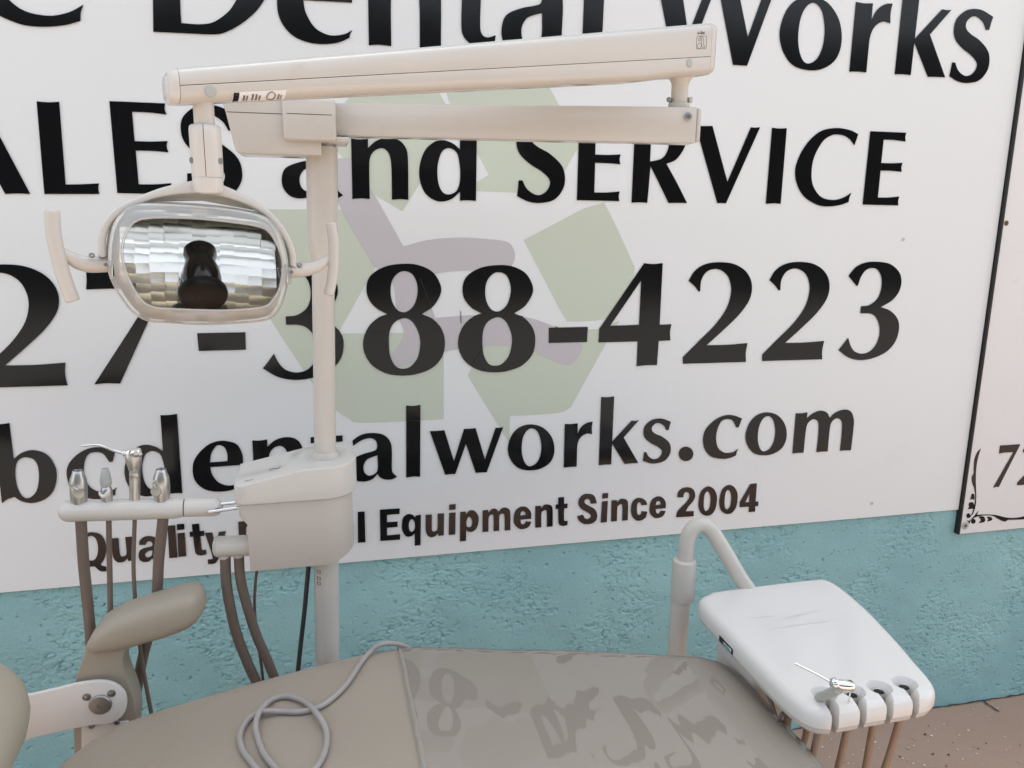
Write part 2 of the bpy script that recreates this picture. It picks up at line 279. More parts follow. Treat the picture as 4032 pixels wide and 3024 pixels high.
GLYPHS={
 'L':['42,1886! 256,1875 473,1893! 435,194! 786,207 1098,230! 1076,117 1088,5! 0,-13!'],
 'E':['3,1947! 1119,1946! 1100,1828 1130,1716! 788,1743 437,1745! 439,1138! 767,1138 1110,1159! 1084,1044 1111,921! 793,940 445,940! 450,226! 785,231 1123,262! 1103,145 1124,24! 0,31!'],
 'R':['5,1932! 449,1959 882,1955 1238,1844 1392,1634 1357,1359 1154,1078 896,965! 1236,465 1525,-1! 1264,3 1011,-4! 751,436 467,900! 428,-8! 204,1 0,-10!', '445,1790! 675,1786 875,1696 939,1503 901,1268 758,1088 448,1005!'],
 'V':['0,1916! 258,1913 462,1924! 986,551! 1543,1929! 1659,1921 1804,1938! 986,9! 848,16 743,6!'],
 'I':['8,1938! 209,1925 432,1940! 436,19! 221,28 0,13!'],
 'C':['1777,1861! 1511,1955 1070,1993 602,1876 212,1498 0,1001 55,590 318,220 754,4 1100,-30 1441,13 1690,93! 1705,221 1755,340! 1518,209 1204,141 828,220 554,517 476,889 524,1261 724,1635 947,1793 1137,1832 1383,1799 1565,1702 1694,1569! 1736,1707'],
 'A':['1082,1834! 1302,1843! 2032,-17! 1790,-11 1552,-25! 1336,510! 465,490! 192,-47! 0,-50!', '1240,737! 988,1407! 596,720!'],
 'n':['9,1336! 195,1321 393,1341! 388,1137! 580,1300 841,1377 1100,1334 1266,1158 1311,868 1306,-21! 1116,-9 919,-23! 921,676 889,967 798,1109 669,1141 519,1065 431,919 406,665 401,-16! 197,-4 0,-21!'],
 'd':['962,1169! 789,1300 539,1366 310,1293 118,1098 0,765 4,433 127,138 338,-16 532,-50 766,17 970,190! 966,-25! 1159,-11 1357,-24! 1379,2158! 1174,2136 974,2142!', '955,825 893,1082 711,1188 538,1109 440,849 420,590 457,331 553,164 688,117 864,188 954,377 970,639'],
 'a':['86,1067! 298,1201 576,1236 854,1171 1011,994 1051,760 1042,292 1068,162 1168,53! 1053,-8 891,-10 750,55 680,158! 548,26 347,-24 148,19 14,189 0,402 84,586 325,697 565,755 666,803 685,941 632,1057 494,1107 295,1055 94,929!', '691,646! 562,611 421,544 341,401 353,231 450,126 591,151 687,273'],
 't':['6,1205! 191,1211! 254,1376 526,1403! 519,1210! 772,1213! 768,1056! 518,1053! 497,429 527,259 623,210 763,252! 727,119 559,54 364,80 212,217 182,449 204,1058! 0,1057!'],
 'l':['23,1905! 204,1885 383,1906! 354,9! 181,25 0,11!'],
 'w':['0,1206! 177,1205 375,1211! 622,372! 883,1219! 1029,1216 1185,1225! 1435,374! 1714,1210! 1813,1201 1911,1217! 1485,15! 1330,21 1194,17! 933,821! 655,22! 525,26 391,18!'],
 'o':['610,1249 939,1145 1188,868 1273,508 1182,202 920,26 612,-8 303,70 82,314 0,627 95,971 307,1186', '642,1142 811,1020 905,707 890,398 784,182 610,104 476,201 384,472 387,824 483,1059'],
 'r':['0,1215! 169,1202 356,1214! 361,931! 463,1112 617,1214 773,1238! 752,1074 768,896! 605,913 450,824 370,650 361,382 364,12! 183,15 3,8!'],
 'k':['0,1906! 168,1890 362,1904! 360,657! 893,1209! 999,1200 1101,1212! 683,752! 1143,5! 941,4 750,-2! 358,599! 360,9! 175,16 5,8!'],
 's':['1185,1606! 1146,1467 1110,1278! 1007,1272! 890,1451 664,1578 488,1555 357,1419 382,1260 557,1129 835,1003 1132,774 1245,534 1220,244 1001,-16 650,-102 336,-79 34,42! 57,228 68,392! 159,396! 292,198 518,78 719,116 851,267 850,431 641,605 360,753 97,961 0,1197 42,1479 264,1685 506,1760 815,1748'],
 '.':['204,388 363,318 436,165 383,19 231,-32 72,38 0,191 53,336'],
 'c':['1145,1111! 900,1207 653,1228 367,1136 93,896 0,624 62,295 275,57 602,-33 849,-25 1043,39! 1060,142 1107,229! 935,140 687,141 478,294 395,555 414,833 519,1059 686,1115 862,1065 993,854! 1061,860!'],
 'm':['0,1180! 191,1171 369,1191! 362,1011! 554,1154 780,1219 995,1157 1113,989! 1285,1143 1566,1216 1786,1144 1911,897 1930,606 1924,-28! 1735,-16 1565,-21! 1561,480 1533,820 1439,944 1305,961 1185,861 1146,647 1150,-16! 965,-10 787,-19! 792,474 764,834 679,948 547,974 404,853 368,592 362,-8! 180,-2 10,-11!'],
 'e':['1143,600! 1145,849 1052,1097 874,1200 619,1230 359,1137 107,891 0,637 15,312 182,76 432,-28 690,-42 915,-4 1088,74! 1102,135 1139,194! 997,122 772,96 556,193 422,407 390,591!', '394,709! 437,932 557,1106 650,1128 755,1054 800,890 794,716!'],
 'b':['21,1901! 190,1881 354,1899! 352,1055! 540,1193 776,1236 1030,1125 1172,865 1196,592 1095,246 890,45 630,-26 419,29 272,149! 128,102 0,18!', '627,1076 769,1006 832,810 811,501 724,234 559,97 432,157 356,377 346,687 400,953 510,1061'],
 'D':['154,2426! 1277,2526 2108,2351 2504,1691 2510,1114 2308,777 2111,520 1796,256 1452,62 1184,7 628,-2 0,-10!', '677,2320! 1107,2357 1673,2159 1933,1552 1852,972 1705,704 1543,484 1233,260 934,197 574,198! 584,662'],
 'W':['0,2147! 615,2186! 984,653! 1590,2256! 2076,2285! 2602,683! 3160,2348! 3435,2361! 2636,7! 2247,10! 1682,1892! 996,8! 621,0!'],
 '2':['32,2224! 201,2491 477,2654 862,2709 1310,2660 1680,2462 1881,2130 1860,1731 1600,1333 1190,937 670,486! 1286,483 1891,513! 1860,239 1887,-10! 11,-1! 0,180! 426,595 880,1033 1185,1473 1289,1915 1203,2268 1009,2466 757,2532 521,2446 395,2230 383,1943! 339,1943! 215,2080'],
 '3':['77,2325! 293,2567 585,2686 942,2707 1365,2643 1681,2427 1802,2155 1757,1861 1553,1613 1219,1436! 1538,1330 1806,1104 1902,825 1839,453 1585,156 1182,-19 740,-71 336,20 0,238! 136,405 270,585! 375,353 525,186 770,110 1026,172 1211,377 1282,653 1236,931 1086,1164 891,1259 582,1273! 579,1468! 835,1496 1074,1665 1170,1935 1146,2251 998,2475 809,2534 611,2477 478,2300 406,2051! 366,2042!'],
 '8':['1052,2696 1402,2649 1714,2480 1890,2185 1889,1949 1708,1655 1428,1469! 1705,1336 1924,1071 1995,746 1921,382 1656,104 1292,-27 932,-55 538,12 190,234 11,559 0,877 135,1190 371,1401 586,1480! 319,1637 133,1893 110,2202 241,2450 589,2640', '1019,2519 1204,2444 1311,2230 1328,1995 1254,1721 1114,1565 976,1520 821,1590 708,1788 674,2041 717,2293 855,2466', '994,1378 1189,1287 1325,1045 1381,762 1317,400 1155,182 975,115 778,174 644,421 611,742 636,1060 757,1275'],
 '4':['1169,2689! 1429,2667 1684,2691! 1690,1071! 2025,1081! 1996,871 2023,649! 1687,640! 1673,-12! 1368,-7 1095,-24! 1093,643! 0,645! 8,1001!', '1107,2250! 302,1075! 1108,1083!'],
 '7':['60,2677! 1832,2706! 1810,2540! 1159,1223 542,-12! 261,6 0,-10! 1008,1466 1452,2165! 563,2164 25,2151! 57,2400'],
 '-':['0,1116! 1066,1114! 1055,700! 8,699!'],
 'E5':['6,856! 509,851! 503,703! 182,702! 178,500! 450,496! 447,350! 175,351! 175,139! 510,141! 504,-5! 0,3!'],
 'q5':['494,642! 476,-205! 325,-209! 329,131! 228,64 103,74 10,238 0,416 36,590 153,677 277,650 339,574! 360,621!', '333,433 276,526 213,509 174,380 197,222 263,185 326,256'],
 'u5':['3,623! 163,619! 160,240 189,148 252,152 308,215 315,629! 483,629! 472,16! 332,15! 324,88! 222,2 95,8 20,105 0,254'],
 'i5':['15,627! 181,628! 175,17! 0,14!', '20,858! 185,859! 181,713! 15,708!'],
 'p5':['9,627! 150,629! 163,556! 257,648 386,629 486,486 496,318 444,141 323,51 215,70 164,128! 160,-189! 0,-193!', '172,367 227,475 288,448 327,332 306,211 237,181 176,231'],
 'm5':['1,625! 148,631! 157,554! 257,646 366,637 432,555! 532,651 663,641 748,521 759,13! 605,13! 596,420 555,491 490,483 451,409 455,16! 301,20! 298,421 262,492 193,470 163,386 161,18! 0,18!'],
 'e5':['485,287! 183,284! 207,177 265,140 318,177 339,221! 487,200! 431,76 312,17 165,29 29,160 0,354 54,555 199,648 355,618 468,477', '176,399! 201,498 259,520 313,475 332,405!'],
 'n5':['0,636! 157,633! 163,555! 255,653 390,643 482,535 500,21! 337,16! 327,441 285,504 214,482 175,407 179,20! 13,20!'],
 't5':['67,830! 230,837! 235,639! 335,641! 335,512! 239,510! 248,195 277,146 350,144! 349,24! 221,6 115,57 89,184 76,509! 3,510! 0,639! 72,638!'],
 'S5':['556,587! 380,586! 349,695 269,733 201,692 213,612 346,519 512,404 578,235 538,74 387,2 201,18 60,123 0,258! 169,282! 219,184 299,150 381,181 387,264 282,352 117,458 30,603 52,763 172,869 333,872 474,801'],
 'c5':['475,432! 304,426! 271,504 223,522 178,469 170,328 197,184 256,141 311,189 317,255! 491,223! 451,69 321,-16 168,-3 42,135 0,318 28,527 136,637 303,634 426,544'],
 '25':['529,132! 534,-23! 7,-10! 23,138 136,273 298,428 367,566 356,662 289,714 207,697 176,570! 0,583! 20,734 126,831 295,856 455,798 540,625 507,460 357,280 277,142!'],
 '05':['243,837 422,762 535,577 559,382 527,143 404,-17 230,-28 73,81 0,280 3,520 68,730', '238,694 318,616 362,421 339,181 245,102 174,194 151,389 165,604'],
 '45':['287,816! 490,821! 497,266! 589,269! 590,132! 498,129! 507,-34! 307,-33! 303,134! 8,137! 0,294!', '284,550! 169,271! 297,271!'],
 'l5':['18,838! 188,838! 187,1! 0,4!'],
 'a5':['29,405! 57,516 148,595 276,610 400,561 448,449 429,74 443,-10! 320,-15! 303,36! 212,-38 99,-40 18,20 0,146 37,257 140,313 313,347 327,427 294,472 223,469 175,392!', '314,248! 218,224 151,165 156,83 220,67 296,119'],
 'y5':['0,584! 169,580! 226,217! 322,583! 484,589! 316,8 231,-185 154,-238 21,-239! 23,-115! 102,-116 136,-42'],
 'Q5':['352,814 525,751 619,567 627,340 567,119 473,-2! 496,-53 591,-85! 580,-208! 444,-178 343,-61 234,-44 79,68 0,397 51,649 172,781', '344,725 432,631 455,420 408,199 316,101 209,136 157,319 183,541 246,695'],
 'D5':['10,809! 298,809 501,692 564,453 488,157 285,7 0,-1!', '186,668! 347,622 374,436 311,207 164,153!'],
 '7s':['20,1354! 751,1357! 757,1324! 483,683 200,1! 112,12 0,0! 319,644 557,1113! 265,1118 27,1100!'],
}
SIGN_TEXT=[
 ('C',-0.6724,1.9509,1.290,1.290),
 ('D',-0.3139,1.9509,1.000,1.000),
 ('e',-0.0555,1.9509,1.400,1.400),
 ('n',0.1394,1.9509,1.257,1.257),
 ('t',0.3258,1.9509,1.400,1.400),
 ('a',0.4472,1.9509,1.400,1.400),
 ('l',0.6445,1.9509,1.400,1.400),
 ('W',0.8198,1.9509,1.000,1.000),
 ('o',1.1677,1.9509,1.411,1.400),
 ('r',1.3784,1.9509,1.400,1.400),
 ('k',1.5154,1.9509,1.384,1.400),
 ('s',1.6832,1.9509,1.000,1.000),
 ('A',-0.7885,1.6107,1.000,1.000),
 ('L',-0.5579,1.6107,1.000,1.000),
 ('E',-0.4128,1.6107,1.000,1.000),
 ('s',-0.2727,1.6167,0.986,1.070),
 ('a',-0.0635,1.6107,1.159,1.110),
 ('n',0.0932,1.6107,1.000,1.000),
 ('d',0.2515,1.6107,1.000,1.000),
 ('s',0.4861,1.6167,0.995,1.070),
 ('E',0.6432,1.6107,1.000,1.000),
 ('R',0.7886,1.6107,1.000,1.000),
 ('V',0.9525,1.6107,1.000,1.000),
 ('I',1.1668,1.6107,1.000,1.000),
 ('C',1.2461,1.6107,1.000,1.000),
 ('E',1.4599,1.6107,1.000,1.000),
 ('2',-0.7412,1.1886,1.000,1.000),
 ('7',-0.4970,1.1886,1.000,1.000),
 ('-',-0.2688,1.1886,1.000,1.000),
 ('3',-0.1274,1.1886,1.000,1.000),
 ('8',0.1104,1.1886,1.000,1.000),
 ('8',0.3443,1.1886,0.996,0.985),
 ('-',0.5782,1.1886,0.985,0.950),
 ('4',0.7140,1.1886,1.000,1.000),
 ('2',0.9553,1.1886,1.000,1.000),
 ('2',1.1922,1.1886,1.000,1.000),
 ('3',1.4306,1.1886,1.000,1.000),
 ('b',-0.7149,0.9158,1.000,1.000),
 ('c',-0.5744,0.9158,0.943,1.000),
 ('d',-0.4499,0.9158,0.900,0.900),
 ('e',-0.2997,0.9158,1.000,1.000),
 ('n',-0.1614,0.9158,0.900,0.900),
 ('t',-0.0241,0.9158,1.000,1.000),
 ('a',0.0685,0.9158,1.000,1.000),
 ('l',0.2089,0.9158,1.000,1.000),
 ('w',0.2701,0.9158,1.000,1.000),
 ('o',0.4744,0.9158,1.000,1.000),
 ('r',0.6286,0.9158,1.000,1.000),
 ('k',0.7273,0.9158,1.000,1.000),
 ('s',0.8526,0.9188,0.662,0.680),
 ('.',0.9603,0.9158,1.000,1.000),
 ('c',1.0308,0.9158,1.000,1.000),
 ('o',1.1605,0.9158,1.019,1.000),
 ('m',1.3134,0.9158,1.000,1.000),
 ('Q5',-0.5695,0.7496,1.000,1.000),
 ('u5',-0.4941,0.7496,1.000,1.000),
 ('a5',-0.4370,0.7496,1.000,1.000),
 ('l5',-0.3687,0.7496,1.000,1.000),
 ('i5',-0.3475,0.7496,1.000,1.000),
 ('t5',-0.3183,0.7496,1.000,1.000),
 ('y5',-0.2833,0.7496,1.000,1.000),
 ('D5',-0.2056,0.7496,1.000,1.000),
 ('e5',-0.1385,0.7496,1.000,1.000),
 ('n5',-0.0790,0.7496,1.000,1.000),
 ('t5',-0.0183,0.7496,1.000,1.000),
 ('a5',0.0275,0.7496,1.000,1.000),
 ('l5',0.0831,0.7496,1.000,1.000),
 ('E5',0.1399,0.7496,1.000,1.000),
 ('q5',0.1959,0.7496,1.000,1.000),
 ('u5',0.2574,0.7496,1.000,1.000),
 ('i5',0.3179,0.7496,1.000,1.000),
 ('p5',0.3479,0.7496,1.000,1.000),
 ('m5',0.4084,0.7496,1.000,1.000),
 ('e5',0.4932,0.7496,1.000,1.000),
 ('n5',0.5522,0.7496,1.000,1.000),
 ('t5',0.6092,0.7496,1.000,1.000),
 ('S5',0.6709,0.7496,1.000,1.000),
 ('i5',0.7398,0.7496,1.000,1.000),
 ('n5',0.7688,0.7496,1.000,1.000),
 ('c5',0.8270,0.7496,1.000,1.000),
 ('e5',0.8820,0.7496,1.000,1.000),
 ('25',0.9638,0.7496,1.000,1.000),
 ('05',1.0305,0.7496,1.000,1.000),
 ('05',1.0950,0.7496,1.000,1.000),
 ('45',1.1591,0.7496,1.000,1.000),
]
SIGN2_TEXT=[('7s',2.0269,0.7630,1.000,1.000),('2',2.1153,0.7641,0.500,0.500)]
WATERMARK={
 'arrow1':'1309,18819! 2762,18888! 3416,17869! 2099,15817! 1409,16206! 468,17348! 483,17794!',
 'arrow2':'3088,18791! 5574,18906! 6484,17499! 5773,16277! 3557,16324! 4192,16705! 3230,18347!',
 'arrow3':'5086,15154! 6635,15944! 7161,16094! 7535,15449 7936,14700 8062,14407 7967,14054 7691,13503 7492,13241 7120,13109 6280,13093! 6060,13424!',
 'arrow4':'3677,11772! 4092,12517! 4822,13611! 4906,13288! 6190,12897! 7136,12876! 7709,13091! 7381,12542! 6564,11046 6383,10779 6010,10672 4796,10655! 4792,9922! 4556,10306!',
 'arrow5':'624,12915! 2147,12898! 3070,12428! 3062,10652! 1069,10665 676,10808 199,11185 -105,11611!',
 'arrow6':'-1282,15824! 731,15842! 1442,14512! 593,13089! -104,11643! -1017,13238! -1892,14815!',
 'chair':'394,16963! 621,15960 1410,14520! 1815,14216 1939,13378 2099,12922 2011,12696 1781,12358 1721,12188 1888,12067 2344,12168 3093,12407 4087,12514 4683,12509 5289,12374 6159,11986 6471,12006 6650,12275 6642,12517 5824,13015 4971,13267 4082,13300 3500,13294 2868,13248! 2509,14211! 2819,14320 3215,14390 3787,14410 4484,14349 4746,14479 4861,14705 4828,14931 4650,15110 4071,15181 3387,15205 2713,15148 2103,14994! 1551,15999! 968,17029!',
}
SCROLL=[
 '19601,8930! 19482,8810 19419,8594 19431,8347 19457,8148 19412,8028 19454,7851 19558,7645 19633,7439 19652,7237! 19692,7196! 19679,7386 19629,7640 19580,7892 19540,8192 19530,8513 19560,8757',
 '19657,7242! 19700,7239! 19704,7057 19660,6833 19566,6714! 19617,6836 19656,7035',
 '19501,7474 19588,7455 19617,7365 19619,7265! 19544,7295 19460,7289! 19489,7375',
 '19462,7188 19574,7193 19644,7112 19675,7009 19673,6933! 19609,6976 19439,6976! 19470,7050 19444,7127',
 '19476,6835 19554,6791 19572,6713 19515,6677 19440,6703 19418,6789',
 '19439,6622! 19558,6587 19706,6728 19823,6883! 19839,6869 19813,6770 19986,6756 20276,6733 20572,6684 20877,6596 21177,6546 21470,6549 21757,6590! 22325,6727! 22344,6622! 21776,6485 21484,6470 21040,6493 20931,6450 20779,6488 20590,6580 20370,6688 19992,6718 19770,6685 19611,6608 19574,6484! 19504,6566',
 '19883,6688 20054,6687 20142,6591 20128,6503 20030,6485 19917,6482! 19987,6578',
 '20202,6663 20349,6638 20413,6569 20354,6523 20228,6507! 20258,6582',
 '19691,6640 19770,6596 19791,6517 19718,6472 19640,6517 19619,6595',
]


# ------------------------------------------------------------------ setting
WALL_Y, SIGN_Y = 1.992, 1.983
g = add('ground', [(-400, -700, 0), (400, -700, 0), (400, 500, 0), (-400, 500, 0)], [(0, 1, 2, 3)], 'floor'); g['kind'] = 'structure'
yd = add('added_yard', [(-60, -120, .004), (60, -120, .004), (60, -.75, .004), (-60, -.75, .004)], [(0, 1, 2, 3)], 'concrete'); yd['kind'] = 'structure'  # unseen neutral sheet, added for less warm bounce and for reflections

def vnoise(seed):
    tab = {}
    rnd = random.Random(seed)
    perm = [rnd.random() for _ in range(4096)]
    def h(i, j): return perm[(i*374761393+j*668265263 ^ (i*j*31)) & 4095]
    def f(x, y):
        i, j = math.floor(x), math.floor(y); u, v = x-i, y-j
        u = u*u*(3-2*u); v = v*v*(3-2*v)
        return (h(i, j)*(1-u)+h(i+1, j)*u)*(1-v)+(h(i, j+1)*(1-u)+h(i+1, j+1)*u)*v
    return f
import numpy as np
def build_wall():
    root = thing('stucco_building', (.6, WALL_Y, 0), 'teal painted rough stucco building wall behind the dental chair', 'wall')
    x0, x1, z0, z1 = -.95, 2.40, -.01, .74
    st = .0021; nx, nz = int((x1-x0)/st), int((z1-z0)/st)
    rng = np.random.default_rng(3)
    def band(lo, hi, ax=1., az=1.):
        n = rng.standard_normal((nz, nx)); F = np.fft.rfft2(n)
        fz = np.fft.fftfreq(nz, st)[:, None]*az; fx = np.fft.rfftfreq(nx, st)[None, :]*ax; f = np.sqrt(fx**2+fz**2)
        F *= np.exp(-(f/hi)**2)*(1-np.exp(-(f/lo)**2)); a = np.fft.irfft2(F, s=(nz, nx)); return a/a.std()
    mask = band(1.0, 4.5); mask = 1/(1+np.exp(-4.0*(mask-.05)))        # torn patches between trowelled-flat ones
    a = band(12, 46, 1.3, .75); a2 = band(24, 90, 1.3, .75); b = band(70, 190); c = band(3, 12); g1 = band(10, 48); g2 = band(12, 55)
    step = np.tanh(a*2.5)*.00030+np.tanh(a2*2.5)*.00022                      # edges of knocked-down plaster
    valley = -np.exp(-(a/.30)**2)*np.clip(g1-.1, 0, 1.3)*.0032-np.exp(-(a2/.42)**2)*np.clip(g2-.2, 0, 1.3)*.0022
    few = -np.exp(-(a/.28)**2)*np.clip(g2-1.25, 0, 1.2)*.0036            # odd creases on the flat patches
    h = 1.45*(mask*(step+valley+b*.00014)+(1-mask)*(few+b*.00003))+c*.0006
    edge = np.minimum(1, (np.arange(nz)*st/.03))[:, None]
    h = h*(.25+.75*edge)
    X = x0+np.arange(nx)*st; Z = z0+np.arange(nz)*st
    XX, ZZ = np.meshgrid(X, Z)
    V = np.stack([XX-.6, -h, ZZ], -1).reshape(-1, 3)
    idx = np.arange(nx*nz).reshape(nz, nx)
    Fq = np.stack([idx[:-1, :-1], idx[:-1, 1:], idx[1:, 1:], idx[1:, :-1]], -1).reshape(-1, 4)
    me = bpy.data.meshes.new('stucco_face'); me.vertices.add(len(V)); me.vertices.foreach_set('co', V.astype(np.float32).ravel())
    me.loops.add(Fq.size); me.loops.foreach_set('vertex_index', Fq.astype(np.int32).ravel())
    me.polygons.add(len(Fq)); me.polygons.foreach_set('loop_start', (np.arange(len(Fq))*4).astype(np.int32))
    me.update(calc_edges=True); me.polygons.foreach_set('use_smooth', np.ones(len(Fq), bool)); me.update(); me.materials.append(M['stucco'])
    o = bpy.data.objects.new('stucco_face', me); sc.collection.objects.link(o); o.parent = root
    v, f = box(-9, 12, WALL_Y+.012, WALL_Y+7, -.1, 4.15)
    add('wall', v, f, 'stucco', root)
    v, f = box(-9.1, 12.1, WALL_Y-.05, WALL_Y+7.1, 4.15, 4.27); add('roof_edge', v, f, 'plate', root)
    return root
build_wall()

def added_hedge():  # unseen leafy mass, added so the glossy lettering reflects something dark
    rnd = random.Random(21); t = thing('added_hedge', (0, -9.5, 0), 'tall dark leafy screen, unseen, added for the lettering to reflect', 'added_hedge')
    V, F = [], []
    for _ in range(9000):
        x = rnd.uniform(-14, 16); z = 4.6*rnd.random()**.8; y = -9.5+rnd.gauss(0, .35); s = rnd.uniform(.10, .26)
        a = Vector((rnd.gauss(0, 1), rnd.gauss(.4, 1), rnd.gauss(.3, 1))).normalized(); u = a.orthogonal().normalized()*s; w_ = a.cross(u)*.55; c = Vector((x, y, z)); n = len(V)
        V.extend([c-u, c+w_, c+u, c-w_]); F.append((n, n+1, n+2, n+3))
    add('added_foliage', V, F, 'leaf', t, shade=False)
    v, f = box(-14, 16, -10.2, -9.7, 0, 4.3); add('added_core', v, f, 'leaf', t)
added_hedge()
# expansion joint and torn paint edge along the wall foot
def flakes():
    rnd = random.Random(11)
    for nm, mat, n, smin, smax, lab in (('white_flakes', 'flake_white', 260, .0016, .0052, 'small white paint flakes scattered over the brown floor'),
                                  ('dark_flakes', 'flake_dark', 130, .0016, .0046, 'small dark paint flakes scattered over the brown floor'),
                                  ('tan_flakes', 'flake_tan', 260, .0014, .0044, 'small tan paint flakes scattered over the brown floor')):
        V, F = [], []
        for _ in range(n):
            if rnd.random() < .45: x, y = rnd.gauss(1.72, .22), rnd.gauss(1.62, .16)
            else: x, y = rnd.uniform(.9, 2.6), rnd.uniform(.9, 1.97)
            if y > 1.975: continue
            s = rnd.uniform(smin, smax)*rnd.choice((.7, 1, 1, 1.3)); k = rnd.randint(4, 6); a0 = rnd.random()*7; el = rnd.uniform(.45, 1)
            base = len(V)
            for j in range(k):
                a = a0+2*math.pi*j/k; rr = s*rnd.uniform(.7, 1.2)
                dx, dy = rr*math.cos(a), rr*el*math.sin(a)
                V.append((x+dx*.8-dy*.6, y+dx*.6+dy*.8, .0022+rnd.random()*.0008))
            F.append(tuple(range(base, base+k)))
        o = add(nm, V, F, mat, None, shade=False); tag(o, lab, 'flakes', kind='stuff')
flakes()
crk = []
rnd = random.Random(5)
V, F = [], []
def crack(pts, wd):
    base = len(V); P = [Vector(p) for p in pts]
    for i, p in enumerate(P):
        t = (P[min(i+1, len(P)-1)]-P[max(i-1, 0)]).normalized(); n = Vector((-t.y, t.x, 0)); ww = wd*rnd.uniform(.4, 1.4)
        V.append(p+n*ww); V.append(p-n*ww)
    for i in range(len(P)-1): F.append((base+2*i, base+2*i+1, base+2*i+3, base+2*i+2))
crack([(x*.02, 1.988-rnd.random()*.004, .0035) for x in range(30, 130)], .0022)
crack([Vector((2.1175,1.9796,0.0040)).lerp(Vector((2.1237,1.9212,0.0040)), t/12)+Vector((rnd.gauss(0, .0015), 0, 0)) for t in range(13)], .004)
o = add('floor_crack', V, F, 'seam', g, shade=False)

# ------------------------------------------------------------------ big sign
sign = thing('business_sign', (.6, SIGN_Y, .6965), 'large white business sign with black lettering and pale green recycling arrows', 'sign')
v, f = box(-1.5, 1.9135, SIGN_Y, SIGN_Y+.007, .6965, 2.36); add('board', v, f, 'board', sign, bevel=.0006, seg=1)
for nm, s_ in WATERMARK.items():
    me = print_mesh('recycling_arrow' if nm != 'chair' else 'chair_silhouette', [s_], .0002)
    o = put('recycling_arrow' if nm != 'chair' else 'chair_silhouette', me, 'green' if nm != 'chair' else 'mauve', sign, (0, SIGN_Y-(.0003 if nm != 'chair' else .0009), 0))
    o['label'] = 'pale green recycling arrow print' if nm != 'chair' else 'pale mauve dental chair silhouette print'
GM = {k: print_mesh('letter', o, .0005) for k, o in GLYPHS.items()}
for gname, x, z, sx, sz in SIGN_TEXT: put('letter', GM[gname], 'ink', sign, (x, SIGN_Y-.0020, z), (sx, 1, sz))
for pl_s in ([(0.2498,1.9797,1.4235),(0.2767,1.9797,1.3526)], [(0.1175,1.9797,1.2933),(0.1717,1.9797,1.2921)], [(0.3774,1.9797,1.2004),(0.4061,1.9797,1.2490)], [(0.4035,1.9797,1.3345),(0.4571,1.9797,1.3324),(0.4795,1.9797,1.3656),(0.4829,1.9797,1.3311),(0.5093,1.9797,1.3245)], [(0.5947,1.9797,1.2973),(0.6165,1.9797,1.2893),(0.6803,1.9797,1.2887)], [(0.7136,1.9797,1.2905),(0.7429,1.9797,1.2970)], [(0.0443,1.9797,1.2589),(0.0619,1.9797,1.2762)], [(0.2135,1.9797,1.0680),(0.2459,1.9797,1.0663)], [(0.3495,1.9797,1.3415),(0.3503,1.9797,1.3113)]):
    V, F = [], []
    for i, p_ in enumerate(pl_s):
        p_ = Vector(p_); t_ = (Vector(pl_s[min(i+1, len(pl_s)-1)])-Vector(pl_s[max(i-1, 0)])).normalized(); n_ = Vector((-t_.z, 0, t_.x))*.0009; V += [p_+n_, p_-n_]
    for i in range(len(pl_s)-1): F.append((2*i, 2*i+1, 2*i+3, 2*i+2))
    add('film_seam', V, F, 'rubber', sign, shade=False)
for x, z in ((1.6023, 1.521), (1.5987, .7415), (-.55, .76)):
    screw((x, SIGN_Y, z), (0, -1, 0), .0045, sign, 'steel')
    v, f = lathe((x, SIGN_Y, z), (0, -1, 0), [(0, .0075), (.0006, .0075), (.0008, .006)], 18); add('washer', v, f, 'board2', sign)

# ------------------------------------------------------------------ second sign
S2Y = SIGN_Y-.004
s2 = thing('framed_sign', (2.2, S2Y, .617), 'narrow off-white sign with black edge strip and black scroll corner', 'sign')
v, f = box(1.9225, 2.9, S2Y, S2Y+.011, .6165, 2.36); add('panel', v, f, 'board2', s2, bevel=.0006, seg=1)
v, f = box(1.9150, 1.9225, S2Y-.006, S2Y+.012, .6175, 2.36); add('edge_strip', v, f, 'rubber', s2, bevel=.0008, seg=1)
for gname, x, z, sx, sz in SIGN2_TEXT: put('letter', GM[gname], 'ink', s2, (x, S2Y-.0014, z), (sx, 1, sz))
for s_ in SCROLL: put('scroll_ornament', print_mesh('scroll_ornament', [s_], .0003), 'ink', s2, (0, S2Y-.0008, 0))
v, f = lathe((1.9426, S2Y, .6433), (0, -1, 0), [(0, .0125), (.001, .0125), (.0016, .010), (.0016, .005)], 24); add('washer', v, f, 'grey_plastic', s2)
screw((1.9426, S2Y-.0014, .6433), (0, -1, 0), .0048, s2, 'rust')
screw((1.9365, S2Y, 1.568), (0, -1, 0), .0075, s2, 'rust')

# ------------------------------------------------------------------ dental light: post, arms, head
LT = thing('dental_light', (.005, 1.5, 0), 'cream dental operating light on folded arms above tall post', 'dental light')
ax0, ax1 = Vector((-.0145, 1.5, .25)), Vector((.0215, 1.5, 1.72))
def axp(z): t = (z-ax0.z)/(ax1.z-ax0.z); return ax0.lerp(ax1, t)
AX = (ax1-ax0).normalized()
zc = 1.148
v, f = lathe(axp(.25), AX, [(0, .0235), (zc-.25-.06, .0235)], 40); add('post', v, f, 'cream', LT)
v, f = lathe(axp(1.126), AX, [(0, .026), (.006, .0262), (.016, .0235), (.019, .0198), (.40, .0198)], 40); add('upper_post', v, f, 'cream', LT)
v, f = lathe(axp(1.50), AX, [(0, .0200), (.030, .0262), (.036, .0268), (.194, .0268)], 40); add('post_sleeve', v, f, 'cream', LT)
v, f = lathe(axp(1.693), AX, [(0, .0235), (.006, .0235)], 32); add('bearing_ring', v, f, 'screw', LT)
